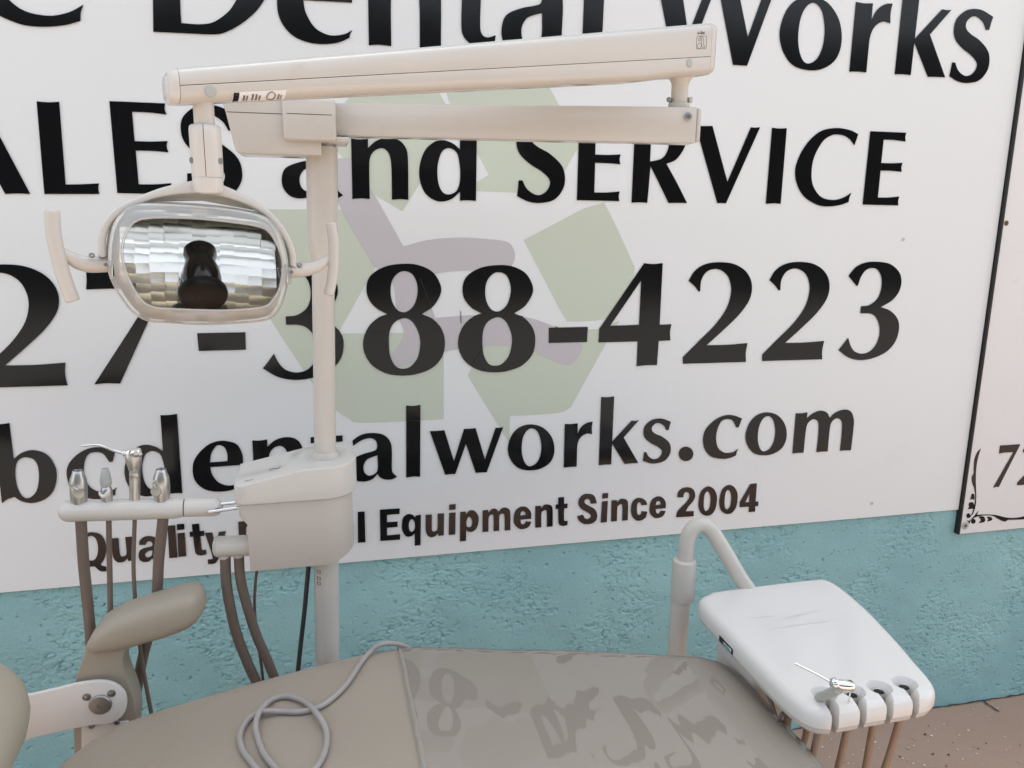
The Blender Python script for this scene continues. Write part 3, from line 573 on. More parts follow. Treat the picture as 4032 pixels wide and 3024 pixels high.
for pp_ in ((-0.0190,1.4870,0.9117), (-0.0199,1.4870,0.8979), (-0.0201,1.4870,0.8874)):
    p_ = Vector(pp_); c_ = axp(p_.z); n_ = Vector((-.62, -.78, 0)).normalized(); t_ = Vector((.78, -.62, 0)).normalized(); q_ = c_+n_*.0238
    for (a0, a1, b0, b1) in ((-.004, .004, .0022, .0032), (-.004, .004, -.0032, -.0022), (-.004, -.0028, -.0022, .0022), (.0028, .004, -.0022, .0012)):
        v, f = extrude([q_+t_*a0+Vector((0, 0, b0)), q_+t_*a1+Vector((0, 0, b0)), q_+t_*a1+Vector((0, 0, b1)), q_+t_*a0+Vector((0, 0, b1))], -n_*.001); add('post_marking', v, f, 'logo', LT, shade=False)
# housing on the post top
ph = [(-.137, 1.765), (-.130, 1.741), (-.118, 1.680), (-.112, 1.6765), (.02, 1.6765), (.02, 1.768), (-.137, 1.768)]
v, f = extrude([(x, 1.453, z) for x, z in ph], (0, .115, 0)); hb = add('brake_housing', v, f, 'cream', LT, bevel=.005, seg=3)
v, f = box(-.041, .045, 1.441, 1.56, 1.6985, 1.768); pb_k = add('pivot_block', v, f, 'cream', LT, bevel=.0065, seg=4)
v, f = box(.030, .066, 1.45, 1.55, 1.6975, 1.7080); add('pivot_tongue', v, f, 'cream', pb_k, bevel=.004, seg=3)
v, f = box(-.0340, .0380, 1.4406, 1.45, 1.7408, 1.7417); add('seam', v, f, 'seam', pb_k)
v, f = box(-.1285, -.030, 1.4525, 1.50, 1.7408, 1.7417); add('seam', v, f, 'seam', hb)
# rigid arm
a_l, a_r = Vector((.041, 1.47, 0)), Vector((.645, 1.338, 0)); d = (a_r-a_l).normalized(); nb = Vector((-d.y, d.x, 0))
def quadbox(p, q, n, t, z0p, z1p, z0q, z1q):
    a = [Vector((p.x, p.y, z0p)), Vector((q.x, q.y, z0q)), Vector((q.x, q.y, z1q)), Vector((p.x, p.y, z1p))]
    return loft([a, [v_+n*t for v_ in a]])
v, f = quadbox(a_l-d*.002, a_r, nb, .055, 1.711, 1.764, 1.708, 1.767); ra = add('rigid_arm', v, f, 'cream', LT, bevel=.0022, seg=2)
v, f = quadbox(a_r+d*.0005, a_r+d*.0075, nb, .055, 1.709, 1.766, 1.711, 1.764); add('end_plate', v, f, 'cream', ra, bevel=.003, seg=3)
sp = Vector((0.6287,1.3395,1.7511))
v, f = lathe(sp-nb*.0004, -nb, [(0, .0066), (.0012, .0066), (.002, .0055), (.002, .0028), (.0004, .0028)], 20); add('hex_screw', v, f, 'screw', ra)
# flex arm (upper and lower cover with a real gap, end caps)
fl = thing  # keep name short
F0, F1 = Vector((-.156, 1.066, 0)), Vector((.686, 1.356, 0)); fd = (F1-F0).normalized(); fn = Vector((-fd.y, fd.x, 0)); FL = (F1-F0).length
def fz(s):   # bottom, seam, top heights along the arm
    t = s/FL
    bot = 1.7105+(1.8200-1.7105)*t
    if s > .735: bot += .004*min(1, (s-.735)/.03)
    return bot, 1.7300+(1.8535-1.7300)*t, 1.7505+(1.9095-1.7505)*t
def fring(s, part, shrink=0., thick=None):
    bot, sm, top = fz(s); th = .052+.018*s/FL
    c = F0+fd*s
    if part == 'u': prof = round_rect(0, th, sm+.00035, top, (.0006, .0006, .016, .016), 6)
    elif part == 'l': prof = round_rect(0, th, bot, sm-.00035, (.013, .013, .0006, .0006), 6)
    else: prof = round_rect(0+shrink, th-shrink, bot+shrink, top-shrink, tuple(max(.003, r_-shrink) for r_ in (.014, .014, .016, .016)), 6)
    return [Vector((c.x, c.y, 0))+fn*a+Vector((0, 0, b)) for a, b in prof]
S_ = [.012+(FL-.030)*i/12 for i in range(13)]
v, f = loft([fring(s, 'u') for s in S_]); fu = add('flex_arm', v, f, 'cream', LT)
v, f = loft([fring(s, 'l') for s in S_]); add('lower_cover', v, f, 'cream', fu)
v, f = loft([fring(s, 'c', .0012) for s in S_]); add('arm_core', v, f, 'seam', fu)
v, f = loft([fring(.0115-x, 'c', k) for x, k in ((0, 0), (.005, .0004), (.009, .003), (.0112, .007))]); add('end_cap', v, f, 'cream_gloss', fu)
v, f = loft([fring(FL-.0175+x, 'c', k) for x, k in ((0, 0), (.008, .0004), (.014, .003), (.0172, .008))]); add('end_cap', v, f, 'cream', fu)
def fface(s, h, out=.0006):   # point on the arm's front face, h above its bottom line
    b = fz(s)[0]; c = F0+fd*s; return Vector((c.x, c.y, b+h))-fn*out
for s, h in ((.046, .0115), (.824, .020)):
    v, f = lathe(fface(s, h, -.001), -fn, [(0, .0068), (.0018, .0068), (.0026, .0058)], 22); add('button', v, f, 'grey_plastic', fu)
# maker's label under the arm and emblem near its end
def on_face(verts2d, s0, h0, tilt=0, out=.0008):
    sl = (fz(FL)[0]-fz(0)[0])/FL
    return [fface(s0+x, h0+y, out) for x, y in verts2d]
def strip(name, x0, x1, y0, y1, s0, h0, mat, parent, out):
    a = on_face([(x0, y0), (x1, y0), (x1, y1), (x0, y1)], s0, h0, out=out); v, f = extrude(a, fn*.0003); return add(name, v, f, mat, parent, shade=False)
def lower_face(x, y):    # the label wraps round the rounded lower edge
    ang = max(0, min(1.45, (.013-y)/.013*1.2)) if y < .013 else 0
    r = .0133
    if y >= .013: return fface(.072+x, y, .0004)
    return fface(.072+x, .013-r*math.sin(ang), .0004-(r-r*math.cos(ang)))
def label_patch(name, x0, x1, y0, y1, mat, lift):
    V, F = [], []
    n = 6
    for i in range(n+1):
        y = y0+(y1-y0)*i/n
        for x in (x0, x1): V.append(lower_face(x, y if mat == 'paper' else y-.003)-fn*lift-Vector((0, 0, lift)))
    for i in range(n): F.append((2*i, 2*i+1, 2*i+3, 2*i+2))
    return add(name, V, F, mat, fu)
label_patch('rating_label', 0, .066, -.0025, .0105, 'paper', .0003)
label_patch('label_block', .001, .008, .001, .013, 'ink', .0006)
for x0, x1, y0, y1 in ((.013, .0155, .002, .010), (.017, .019, .002, .0095), (.0235, .026, .0025, .011), (.028, .0305, .002, .0105), (.0325, .0345, .0015, .009), (.056, .058, .002, .0095), (.0595, .061, .0015, .0085)):
    label_patch('label_print', x0, x1, y0, y1, 'logo', .0006)
ring_pts = [lower_face(.0475+.0052*math.cos(a), .004+.0052*math.sin(a))-fn*.0007-Vector((0, 0, .0007)) for a in [2*math.pi*i/20 for i in range(21)]]
v, f = tube(ring_pts, .0006, 6, raw=True); add('label_print', v, f, 'logo', fu)
EMB = (.838, .042)     # emblem corner on the face (s, height)
def eline(pts, closed=False, r=.00042, sm=True):
    P = [fface(EMB[0]+x*1.28, EMB[1]+y*1.08, .0001) for x, y in pts]
    v, f = tube(P, r, 6, n=4, raw=not sm); add('emblem', v, f, 'logo', fu)
rr_ = round_rect(0, .0178, 0, .0185, (.002,)*4, 4); eline(rr_+[rr_[0]], sm=False)
eline([(.0052+.0036*math.cos(a), .0045+.0036*math.sin(a)) for a in [2*math.pi*i/18 for i in range(19)]], sm=False)
eline([(.0052+.0022*math.cos(a), .0135+.0022*math.sin(a)) for a in [2*math.pi*i/14 for i in range(15)]], sm=False)
eline([(.0048, .0168), (.0085, .0172), (.0118, .0150), (.0128, .0110), (.0130, .0060), (.0142, .0030), (.0165, .0032)])
eline([(.0075, .0155), (.0090, .0120), (.0092, .0060), (.0100, .0030), (.0125, .0018), (.0150, .0020)])
tm = text_mesh('a-dec', .0080, .00012)
o = bpy.data.objects.new('emblem_text', tm); tm.materials.append(M['logo']); sc.collection.objects.link(o); o.parent = fu
pt = fface(EMB[0]+.001, EMB[1]+.0228, .0003)-root_loc(LT); ez = Vector((0, 0, 1)); fx = (fd+Vector((0, 0, (fz(FL)[0]-fz(0)[0])/FL))).normalized()
o.matrix_local = Matrix.Translation(pt) @ Matrix((fx, fx.cross(fn).normalized()*-1 if fx.cross(fn).z < 0 else fx.cross(fn).normalized(), -fn)).transposed().to_4x4()
# right pivot between the arms
pv = Vector((0.6258,1.3720,1.7817))
v, f = lathe((pv.x, pv.y, 1.7672), (0, 0, 1), [(0, .0185), (.008, .0185), (.009, .0175)], 30); add('pivot_collar', v, f, 'cream', LT, bevel=0)
v, f = lathe((pv.x, pv.y, 1.775), (0, 0, 1), [(0, .0145), (.030, .0145), (.035, .0158), (.042, .020), (.055, .020)], 30); add('pivot_post', v, f, 'cream', LT)
v, f = lathe((pv.x-.021, pv.y-.006, 1.7800), (-.6, -.8, 0), [(-.004, .0042), (.005, .0042), (.006, .003)], 14); add('clamp_screw', v, f, 'screw', LT)
v, f = box(pv.x+.014, pv.x+.020, pv.y-.012, pv.y+.01, 1.7765, 1.786); add('clamp_ear', v, f, 'cream', LT, bevel=.001, seg=1)
# left pivot tube and split sleeve
hx = Vector((-0.1237,1.1000,1.6931))
v, f = lathe((hx.x, hx.y, 1.690), (0, 0, 1), [(0, .0122), (.04, .0122)], 28); add('pivot_post', v, f, 'cream', LT)
def half_sleeve(a0, a1, sx):
    rings = []
    for z, r in ((1.6285, .0183), (1.66, .0185), (1.684, .0185), (1.6885, .0178), (1.6905, .0155), (1.691, .013)):
        ring = []
        for j in range(17):
            a = math.radians(a0+(a1-a0)*j/16); ring.append(Vector((hx.x+sx*.0004-.004*(1.69-z)*0+r*math.cos(a), hx.y+r*math.sin(a), z)))
        ring += [Vector((hx.x+sx*.0004, hx.y+.9*0.0, z))]
        rings.append(ring)
    v, f = loft(rings); o = add('clamp_sleeve', v, f, 'cream_gloss', LT, ang=50); return o
half_sleeve(-90, 90, 1); half_sleeve(90, 270, -1)
v, f = lathe((hx.x, hx.y, 1.6275), (0, 0, 1), [(0, .0172), (.058, .0170)], 24); add('sleeve_core', v, f, 'seam', LT)
for sx in (-1, 1):
    v, f = lathe((hx.x+sx*.0165, hx.y-.0085, 1.648), (sx*.8, -.6, 0), [(0, .0038), (.0012, .0038), (.0012, .002)], 12); add('set_screw', v, f, 'screw', LT)

# ---- lamp head, built in its own frame (u right, v up, w towards the patient)
HO = Vector((-0.1377,1.1000,1.5157)); th = math.radians(5)
cu_, cv_, cw_ = Vector(R_.col[0]), Vector(R_.col[1]), Vector(R_.col[2])
HW = (Vector((0, 0, 1.6))-HO).normalized(); HU = cv_.cross(HW).normalized(); HV = HW.cross(HU).normalized(); HU, HW = HU*math.cos(th)-HW*math.sin(th), HW*math.cos(th)+HU*math.sin(th)
def hd(x, y, w_): return HO+HU*(x*.945)+HV*(y*.985)+HW*w_
outer = catmull([(x, y, 0) for x, y in [(-0.0851,0.0766),(-0.0567,0.0800),(-0.0189,0.0811),(0.0019,0.0813),(0.0378,0.0802),(0.0757,0.0757),(0.0955,0.0643),(0.1069,0.0416),(0.1135,0.0113),(0.1116,-0.0227),(0.1021,-0.0501),(0.0861,-0.0639),(0.0378,-0.0700),(-0.0038,-0.0719),(-0.0416,-0.0704),(-0.0662,-0.0685),(-0.0861,-0.0567),(-0.1050,-0.0284),(-0.1144,0.0038),(-0.1101,0.0435),(-0.0984,0.0662)]], 5, True)
inner = catmull([(x*.965, y*.965, 0) for x, y in [(-0.0842,0.0549),(-0.0662,0.0602),(-0.0378,0.0624),(-0.0095,0.0634),(0.0284,0.0624),(0.0662,0.0594),(0.0832,0.0526),(0.0955,0.0340),(0.1021,0.0113),(0.0987,-0.0189),(0.0893,-0.0369),(0.0757,-0.0473),(0.0322,-0.0526),(-0.0038,-0.0535),(-0.0378,-0.0530),(-0.0634,-0.0515),(-0.0794,-0.0416),(-0.0946,-0.0132),(-0.1003,0.0113),(-0.0993,0.0265),(-0.0946,0.0416)]], 5, True)
NR = len(outer)
def lerp_ring(a, b, t, w_): return [hd(p.x+(q.x-p.x)*t, p.y+(q.y-p.y)*t, w_) for p, q in zip(a, b)]
# start both rings at the same corner: outer[0] and inner[0] are both upper left
head = fu  # readability only
lamp = add('lamp_head', *loft([[hd(p.x*k, p.y*k+yo, w_) for p in outer] for k, w_, yo in ((.955, -.012, 0), (.95, -.030, 0), (.90, -.060, .002), (.80, -.085, .004), (.62, -.103, .006), (.30, -.112, .008))], cap=False), 'cream_gloss', LT)
lamp.data.polygons  # back shell
v, f = loft([lerp_ring(outer, inner, t, w_) for t, w_ in ((-.015, -.012), (0., -.006), (.12, .010), (.38, .024), (.72, .033), (1.0, .036))], cap=False); add('shield_rim', v, f, 'rim', lamp)
v, f = tube([hd(p.x, p.y, .0365) for p in inner]+[hd(inner[0].x, inner[0].y, .0365)], .0016, 8, raw=True, cap=False); add('lens_edge', v, f, 'rim', lamp)
v, f = tube([hd(p.x*1.0, p.y*1.0, -.009) for p in outer]+[hd(outer[0].x, outer[0].y, -.009)], .0013, 8, raw=True, cap=False); add('shield_edge', v, f, 'rim', lamp)
c0 = hd(0, .003, .0375)
V = [c0]+[hd(p.x, p.y, .036) for p in inner]; F = [(0, i+1, (i+1) % NR+1) for i in range(NR)]
add('lens', V, F, 'clear', lamp)
# faceted reflector
def inside(x, y, ring, k=1.0):
    c = False; n = len(ring)
    for i in range(n):
        a, b = ring[i], ring[i-1]
        if (a.y*k > y) != (b.y*k > y) and x < (b.x-a.x)*k*(y-a.y*k)/((b.y-a.y)*k)+a.x*k: c = not c
    return c
V, F = [], []
def dish(x, y): return -.046+.016*(x/.112)**2+.010*((y-.074)/.070)**2
CW, CH = .0180, .0125
for i in range(-8, 9):
    sh = random.uniform(-.004, .004)                       # columns of facets are staggered
    for j in range(-8, 9):
        x, y = i*CW+random.uniform(-.0012, .0012), j*CH+sh
        if not all(inside(x+a_*CW*.55, y+b_*CH*.55, outer, .985) for a_ in (-1, 1) for b_ in (-1, 1)): continue
        gx = .016*2*x/.112**2+random.gauss(0, .006); gy = .010*2*(y-.074)/.070**2+random.gauss(0, .009); z = dish(x, y)
        b = len(V); n_ = 4
        for r_ in range(n_+1):
            for c_ in range(n_+1):                          # each facet slightly pillowed
                dx, dy = (-.54+1.08*c_/n_), (-.54+1.08*r_/n_)
                V.append(hd(x+dx*CW, y+dy*CH, min(z+gx*dx*CW+gy*dy*CH+.00012*(1-2*dx*dx-2*dy*dy), .004)))
        for r_ in range(n_):
            for c_ in range(n_):
                q_ = b+r_*(n_+1)+c_; F.append((q_, q_+1, q_+n_+2, q_+n_+1))
add('reflector', V, F, 'mirror', lamp, ang=60)
# bulb shroud with its brown front cap
bc = Vector((.001, -.0345, .006)); bax = (HV*.74-HW*.67)
v, f = lathe(hd(*bc), bax, [(.002, .0215), (.010, .0225), (.028, .0238), (.042, .0225), (.054, .0185), (.060, .0182), (.068, .0208), (.076, .0206), (.084, .014), (.087, .001)], 40); add('bulb_shroud', v, f, 'dark_glass', lamp)
v, f = lathe(hd(*bc), bax, [(-.0022, .0280), (.000, .0298), (.004, .0300), (.0085, .0290), (.010, .0265)], 44); cp = add('bulb_cap', v, f, 'rubber', lamp)
v, f = lathe(hd(*bc), bax, [(-.0030, .0001), (-.0030, .0200), (-.0026, .0270), (.0005, .0282)], 44); add('cap_face', v, f, 'cap_brown', lamp)
tm = text_mesh('a-dec', .0135, .0003); tm.materials.append(M['cap_text']); o = bpy.data.objects.new('cap_lettering', tm); sc.collection.objects.link(o); o.parent = lamp
cn = -bax.normalized(); cvx = (HV-cn*HV.dot(cn)).normalized()
o.matrix_local = Matrix.Translation(hd(*bc)+cn*.0031-HU*.0165-cvx*.004-root_loc(LT)) @ Matrix((HU, cvx, cn)).transposed().to_4x4()
# yoke bow
yk = catmull([(x*1.01, y*1.0, 0) for x, y in [(-0.1180,0.0085),(-0.1184,0.0293),(-0.1122,0.0501),(-0.0989,0.0658),(-0.0791,0.0783),(-0.0526,0.0906),(-0.0223,0.0991),(0.0019,0.1029),(0.0261,0.0995),(0.0564,0.0902),(0.0810,0.0774),(0.0987,0.0605),(0.1108,0.0416),(0.1169,0.0246),(0.1177,0.0085)]], 5)
rings = []
for i, p in enumerate(yk):
    t = (yk[min(i+1, len(yk)-1)]-yk[max(i-1, 0)]).normalized(); n = Vector((-t.y, t.x, 0))
    k = abs(i/(len(yk)-1)-.5)*2; hw = .0044+.0045*max(0, 1-k*3); w0, w1 = -.020-.006*k, .010-.006*k
    pr = round_rect(-hw, hw, w0, w1, (.003,)*4, 3)
    rings.append([hd(p.x+n.x*a, p.y+n.y*a, b) for a, b in pr])
yo = add('yoke', *loft(rings), 'cream_gloss', LT)
web = [(-0.0776,0.0772),(-0.0511,0.0874),(-0.0218,0.0955),(0.0019,0.0980),(0.0255,0.0955),(0.0549,0.0874),(0.0785,0.0772),(0.0019,0.0851)]
v, f = extrude([hd(x*1.01, y*1.0+.002, -.020) for x, y in web], HW*.012); add('yoke_web', v, f, 'cream', yo, bevel=.002, seg=2)
v, f = lathe((hx.x-.0005, hx.y, 1.604), (0, 0, 1), [(.004, .012), (.006, .0176), (.009, .0186), (.015, .0184), (.024, .0180), (.027, .0150)], 32); add('yoke_hub', v, f, 'cream_gloss', yo)
# handles
def handle(arm, grip, ra, rg, ws, sh=(0, 0)):
    n_ = len(arm)-1; arm = [(x+sh[0]*i/n_, y+sh[1]*i/n_) for i, (x, y) in enumerate(arm)]; grip = [(x+sh[0], y+sh[1]) for x, y in grip]
    a = [hd(x, y, w_) for (x, y), w_ in zip(arm, ws)]
    v, f = tube(a, ra, 16, 8); h = add('handle_arm', v, f, 'cream', LT)
    gp = catmull([hd(x, y, ws[-1]+.004) for x, y in grip], 8)
    k = len(gp); rl = [rg*.86]+[rg]*(k-2)+[rg*.86]
    v, f = tube(gp, rg, 20, raw=True); add('grip', v, f, 'cream', h, bevel=.0025, seg=3, bang=60)
    return h
hl = handle([(-0.1126,0.0008),(-0.1267,0.0009),(-0.1400,0.0023),(-0.1532,0.0066),(-0.1636,0.0129),(-0.1750,0.0204)], [(-0.1833,0.0690),(-0.1822,0.0416),(-0.1778,0.0151),(-0.1716,-0.0113),(-0.1625,-0.0388)], [.0100, .0100, .0100, .0092, .0075, .0055], .0084, (-.010, -.010, -.009, -.007, -.004, -.002), (.009, -.008))
hr = handle([(0.1126,0.0023),(0.1248,0.0023),(0.1381,0.0034),(0.1494,0.0066),(0.1579,0.0113),(0.1674,0.0189)], [(0.1670,0.0658),(0.1710,0.0416),(0.1721,0.0151),(0.1702,-0.0113),(0.1657,-0.0344)], [.0090, .0092, .0090, .0082, .0068, .0050], .0072, (-.006, -.006, -.008, -.010, -.012, -.014), (.007, .006))
for hh, pp in ((hl, [(-0.1315,0.0110),(-0.1205,0.0110)]), (hr, [(0.1177,0.0121),(0.1283,0.0121)])):
    for x, y in pp:
        v, f = lathe(hd(x, y, .0035), (HV*.55+HW*.85), [(-.003, .0033), (-.0012, .0033), (-.0008, .0026), (-.0018, .0012)], 14); add('screw', v, f, 'screw', hh)
for x, y in [(-0.1069,-0.0066),(0.1069,-0.0047)]:
    pv_ = [hd(x+a, y+b, -.004) for a, b in ((-.009, .011), (.008, .011), (.007, -.010), (-.004, -.012))]
    v, f = extrude(pv_, HW*.022); add('shield_clip', v, f, 'rim', lamp, bevel=.002, seg=2)
    v, f = tube([hd(x, y+.006, .020), hd(x, y-.008, .020)], .0022, 10, raw=True); add('clip_pin', v, f, 'chrome', lamp)
    v, f = lathe(hd(x-.009 if x < 0 else x+.007, y+.006, .016), HW, [(0, .0022), (.004, .0022)], 10); add('clip_pin', v, f, 'screw', lamp)

# ------------------------------------------------------------------ assistant's holder: mount box, bar
AH = thing('assistant_unit', (-.04, 1.47, .946), 'cream box clamped to the light post with instrument holder bar', 'dental unit')
def dbox(stations, yf, yb):
    """stations: (x, half-width factor, z0, z1)"""
    yc, hw = (yf+yb)/2, (yb-yf)/2
    V, F = [], []
    for x, k, z0, z1 in stations:
        V += [(x, yc-hw*k, z0), (x, yc-hw*k, z1), (x, yc+hw*k, z1), (x, yc+hw*k, z0)]
    n = len(stations)
    for i in range(n-1):
        a, b = 4*i, 4*i+4
        F += [(a, b, b+1, a+1), (a+1, b+1, b+2, a+2), (a+2, b+2, b+3, a+3), (a+3, b+3, b, a)]
    F += [(0, 1, 2, 3), (4*n-1, 4*n-2, 4*n-3, 4*n-4)]
    return V, F
def endk(x, xc, r): return math.sqrt(max(0., 1-((x-xc)/r)**2)) if x > xc else 1.
xs = [-.152, -.146, -.138, -.10, -.06, -.035, -.020, -.005, .0, .012, .024, .036, .046, .054, .060, .0635]
def covtop(x): return 1.111+(1.133-1.111)*min(1, max(0, (x+.138)/.105)) if x < -.033 else 1.133
st = [(x, (.86 if x < -.15 else .94 if x < -.14 else 1)*max(.12, endk(x, .0, .064)), 1.0735, covtop(x)+(0 if x < -.05 else .001*min(1, (x+.05)/.03))) for x in xs]
v, f = dbox(st, 1.430, 1.57); cb = add('box_cover', v, f, 'cream_gloss', AH, bevel=.0085, seg=5, bang=55, ang=50)
xs2 = [-.146, -.142, -.1335, -.1325, -.06, -.02, .0, .012, .024, .034, .043, .050, .0545]
st = [(x, (.92 if x < -.145 else 1)*max(.15, endk(x, .0, .055)), (1.052 if x < -.1455 else 1.047 if x < -.14 else 1.037 if x < -.133 else .9455+(.012*(x-.01)/.04 if x > .01 else 0)), 1.0745) for x in xs2]
v, f = dbox(st, 1.4345, 1.5655); add('box_body', v, f, 'cream_dull', AH, bevel=.0022, seg=2, bang=50, ang=50)
# scuffs on the cover
v, f = tube([(-0.1339,1.4480,1.1132),(-0.1032,1.4560,1.1165),(-0.0700,1.4700,1.1197)], .0005, 6); add('scuff', v, f, 'logo', cb)
v, f = tube([(-0.0935,1.4720,1.1238),(-0.0847,1.4750,1.1249),(-0.0789,1.4770,1.1239),(-0.0738,1.4820,1.1257)], .0007, 6); add('scuff', v, f, 'logo', cb)
# holder bar
BY = 1.46
bl, br = Vector((-0.4245,1.4600,1.0752)), Vector((-0.2560,1.4600,1.0676))
def capsule(p, q, r, ends=(1, 1), flat=.0):
    d_ = (q-p).normalized(); prof = []
    L_ = (q-p).length
    if ends[0]: prof += [(-r*math.cos(a), r*math.sin(a)) for a in [math.radians(t) for t in range(4, 90, 12)]]
    prof += [(0, r), (L_, r)]
    if ends[1]: prof += [(L_+r*math.sin(a), r*math.cos(a)) for a in [math.radians(t) for t in range(12, 88, 12)]]
    return lathe(p, d_, prof, 32)
v, f = capsule(bl, br, .0190, (1, 0)); v = [Vector(p) if Vector(p).z < bl.z+.0165 else Vector((Vector(p).x, Vector(p).y, bl.z+.0165+(Vector(p).z-bl.z-.0165)*.25)) for p in v]
hb_ = add('holder_bar', v, f, 'cream_gloss', AH)
bd = (br-bl).normalized()
v, f = lathe(br, bd, [(0, .0190), (.005, .0182), (.010, .0168), (.0148, .0165), (.0155, .0155)], 32); add('bar_neck', v, f, 'cream_gloss', hb_)
cl_, cr_ = br+bd*.0172, Vector((-0.1912,1.4600,1.0643))
v, f = capsule(cl_, cr_, .0164, (0, 1)); add('bar_connector', v, f, 'cream_gloss', hb_)
v, f = lathe(br+bd*.0145, bd, [(0, .0150), (.004, .0150)], 28); add('seam', v, f, 'seam', hb_)
for dy_, dz_ in ((-.012, .0), (.006, .006)):
    a, b = Vector((-0.1974,1.4520,1.0628))+Vector((0, dy_, dz_)), Vector((-.138, 1.452+dy_*.6, 1.066+dz_))
    v, f = tube([a, b], .0032, 12, raw=True); add('link_rod', v, f, 'chrome', AH)
v, f = box(-.204, -.18, 1.4442, 1.4475, 1.0605, 1.0665); add('fork_slot', v, f, 'rubber', hb_)
# manifold with two vacuum hoses
ml, mr = Vector((-0.1934,1.4700,0.9840)), Vector((-0.1311,1.4700,0.9814))
v, f = lathe(ml, mr-ml, [(-.0055, .004), (-.005, .009), (-.003, .0150), (0, .0180), (.0008, .0188), (.0009, .0183), (.0014, .0183), (.0016, .0190), ((mr-ml).length+.012, .0190)], 36); mani = add('manifold', v, f, 'cream', AH, ang=30)
for pth in ([(-0.1791,1.4700,0.9637),(-0.1797,1.4700,0.9446),(-0.1794,1.4700,0.9149),(-0.1778,1.4720,0.8777)], [(-0.1548,1.4700,0.9644),(-0.1550,1.4700,0.9422),(-0.1535,1.4720,0.9113),(-0.1478,1.4750,0.8730)]):
    a, b = Vector(pth[0]), Vector(pth[1])
    v, f = lathe(a+Vector((0, 0, .012)), (0, 0, -1), [(0, .0105), (.012, .0105), (.015, .0095)], 24); add('hose_cuff', v, f, 'cream', mani)
v, f = tube([(-0.1781,1.4700,0.9644),(-0.1793,1.4700,0.9226),(-0.1773,1.4720,0.8772),(-0.1689,1.4780,0.8054),(-0.1532,1.4850,0.7378),(-0.1376,1.4900,0.6854),(-0.1080,1.5000,0.5937)], .0096, 18); add('vacuum_hose', v, f, 'hose', mani)
v, f = tube([(-0.1544,1.4700,0.9640),(-0.1545,1.4720,0.9192),(-0.1484,1.4750,0.8726),(-0.1344,1.4800,0.8002),(-0.1175,1.4850,0.7410),(-0.1031,1.4900,0.6886),(-0.0726,1.5000,0.5966)], .0092, 18); add('vacuum_hose', v, f, 'hose', mani)
v, f = tube([(-0.1238,1.5000,0.9329),(-0.1300,1.5000,0.8960),(-0.1346,1.5000,0.8470),(-0.1339,1.5000,0.7813),(-0.1293,1.5000,0.7258),(-0.1272,1.5000,0.6857),(-0.1238,1.5000,0.6287)], .0028, 10); add('thin_cable', v, f, 'hose', AH)
v, f = tube([(-0.0298,1.5100,0.9271),(-0.0338,1.5100,0.8969),(-0.0431,1.5100,0.8202),(-0.0519,1.5100,0.7579),(-0.0610,1.5100,0.6908),(-0.0678,1.5100,0.6305)], .0046, 12); add('dark_cable', v, f, 'dark_cord', AH)

# ------------------------------------------------------------------ instruments standing in the bar
def tilt_axis(p, q): return (Vector(q)-Vector(p)).normalized()
def hve(base, top, disc_dx, lab, lever, hose):
    t = thing('suction_handpiece', base, lab, 'suction tip', 'instruments in the holder bar')
    L_ = (Vector(top)-Vector(base)).length; a = tilt_axis(base, top)
    v, f = lathe(base, a, [(-.010, .0118), (0, .0122), (.010, .0136), (.030, .0142), (.045, .0132), (L_-.004, .0092), (L_, .0086), (L_+.001, .0078), (L_-.004, .0068), (L_-.02, .0064)], 30); b = add('body', v, f, 'steel', t)
    v, f = lathe(Vector(base)+a*(L_-.004), a, [(0, .0066), (.0006, .0066)], 20); add('bore_shade', v, f, 'rubber', t)  # black disc in place of the shade inside the mouth
    dc = Vector(base)+a*.0235+Vector((disc_dx, -.0115, 0)); dn = Vector((disc_dx*20, -1, .1))
    v, f = lathe(dc-dn.normalized()*.006, dn, [(0, .0092), (.0085, .0092), (.010, .0084), (.0104, .0001)], 26); add('valve_disc', v, f, 'steel', t)
    if lever: v, f = tube(lever, [.0012, .0016, .0018], 8, 4); add('lever', v, f, 'steel', t)
    v, f = tube(hose, .0094, 18); add('hose', v, f, 'hose', t)
    return t
hve((-0.4089,1.4600,1.0863), (-0.4054,1.4600,1.1462), .004, 'steel suction handpiece at the outer left end of holder bar', [(-0.4184,1.4460,1.1305),(-0.4114,1.4460,1.1220),(-0.4032,1.4440,1.1173)],
    [(-0.4084,1.4600,1.0657),(-0.4093,1.4600,1.0438),(-0.4106,1.4600,1.0106),(-0.4124,1.4620,0.9706),(-0.4136,1.4650,0.9181),(-0.4154,1.4700,0.8518),(-0.4205,1.4800,0.7571),(-0.4202,1.4900,0.6580)])
hve((-0.2760,1.4600,1.0817), (-0.2734,1.4600,1.1403), -.0065, 'steel suction handpiece nearest the box on the bar', [(-0.2839,1.4470,1.1254),(-0.2860,1.4460,1.1205),(-0.2821,1.4450,1.1124)],
    [(-0.2758,1.4600,1.0608),(-0.2775,1.4600,1.0441),(-0.2834,1.4620,1.0098),(-0.2915,1.4660,0.9629)]+[(-0.2986,1.4700,0.9057),(-0.3084,1.4720,0.8548),(-0.3221,1.4750,0.8141),(-0.3375,1.4800,0.7645),(-0.3541,1.4850,0.6951),(-0.3682,1.4900,0.6318),(-0.3812,1.4900,0.5706)])
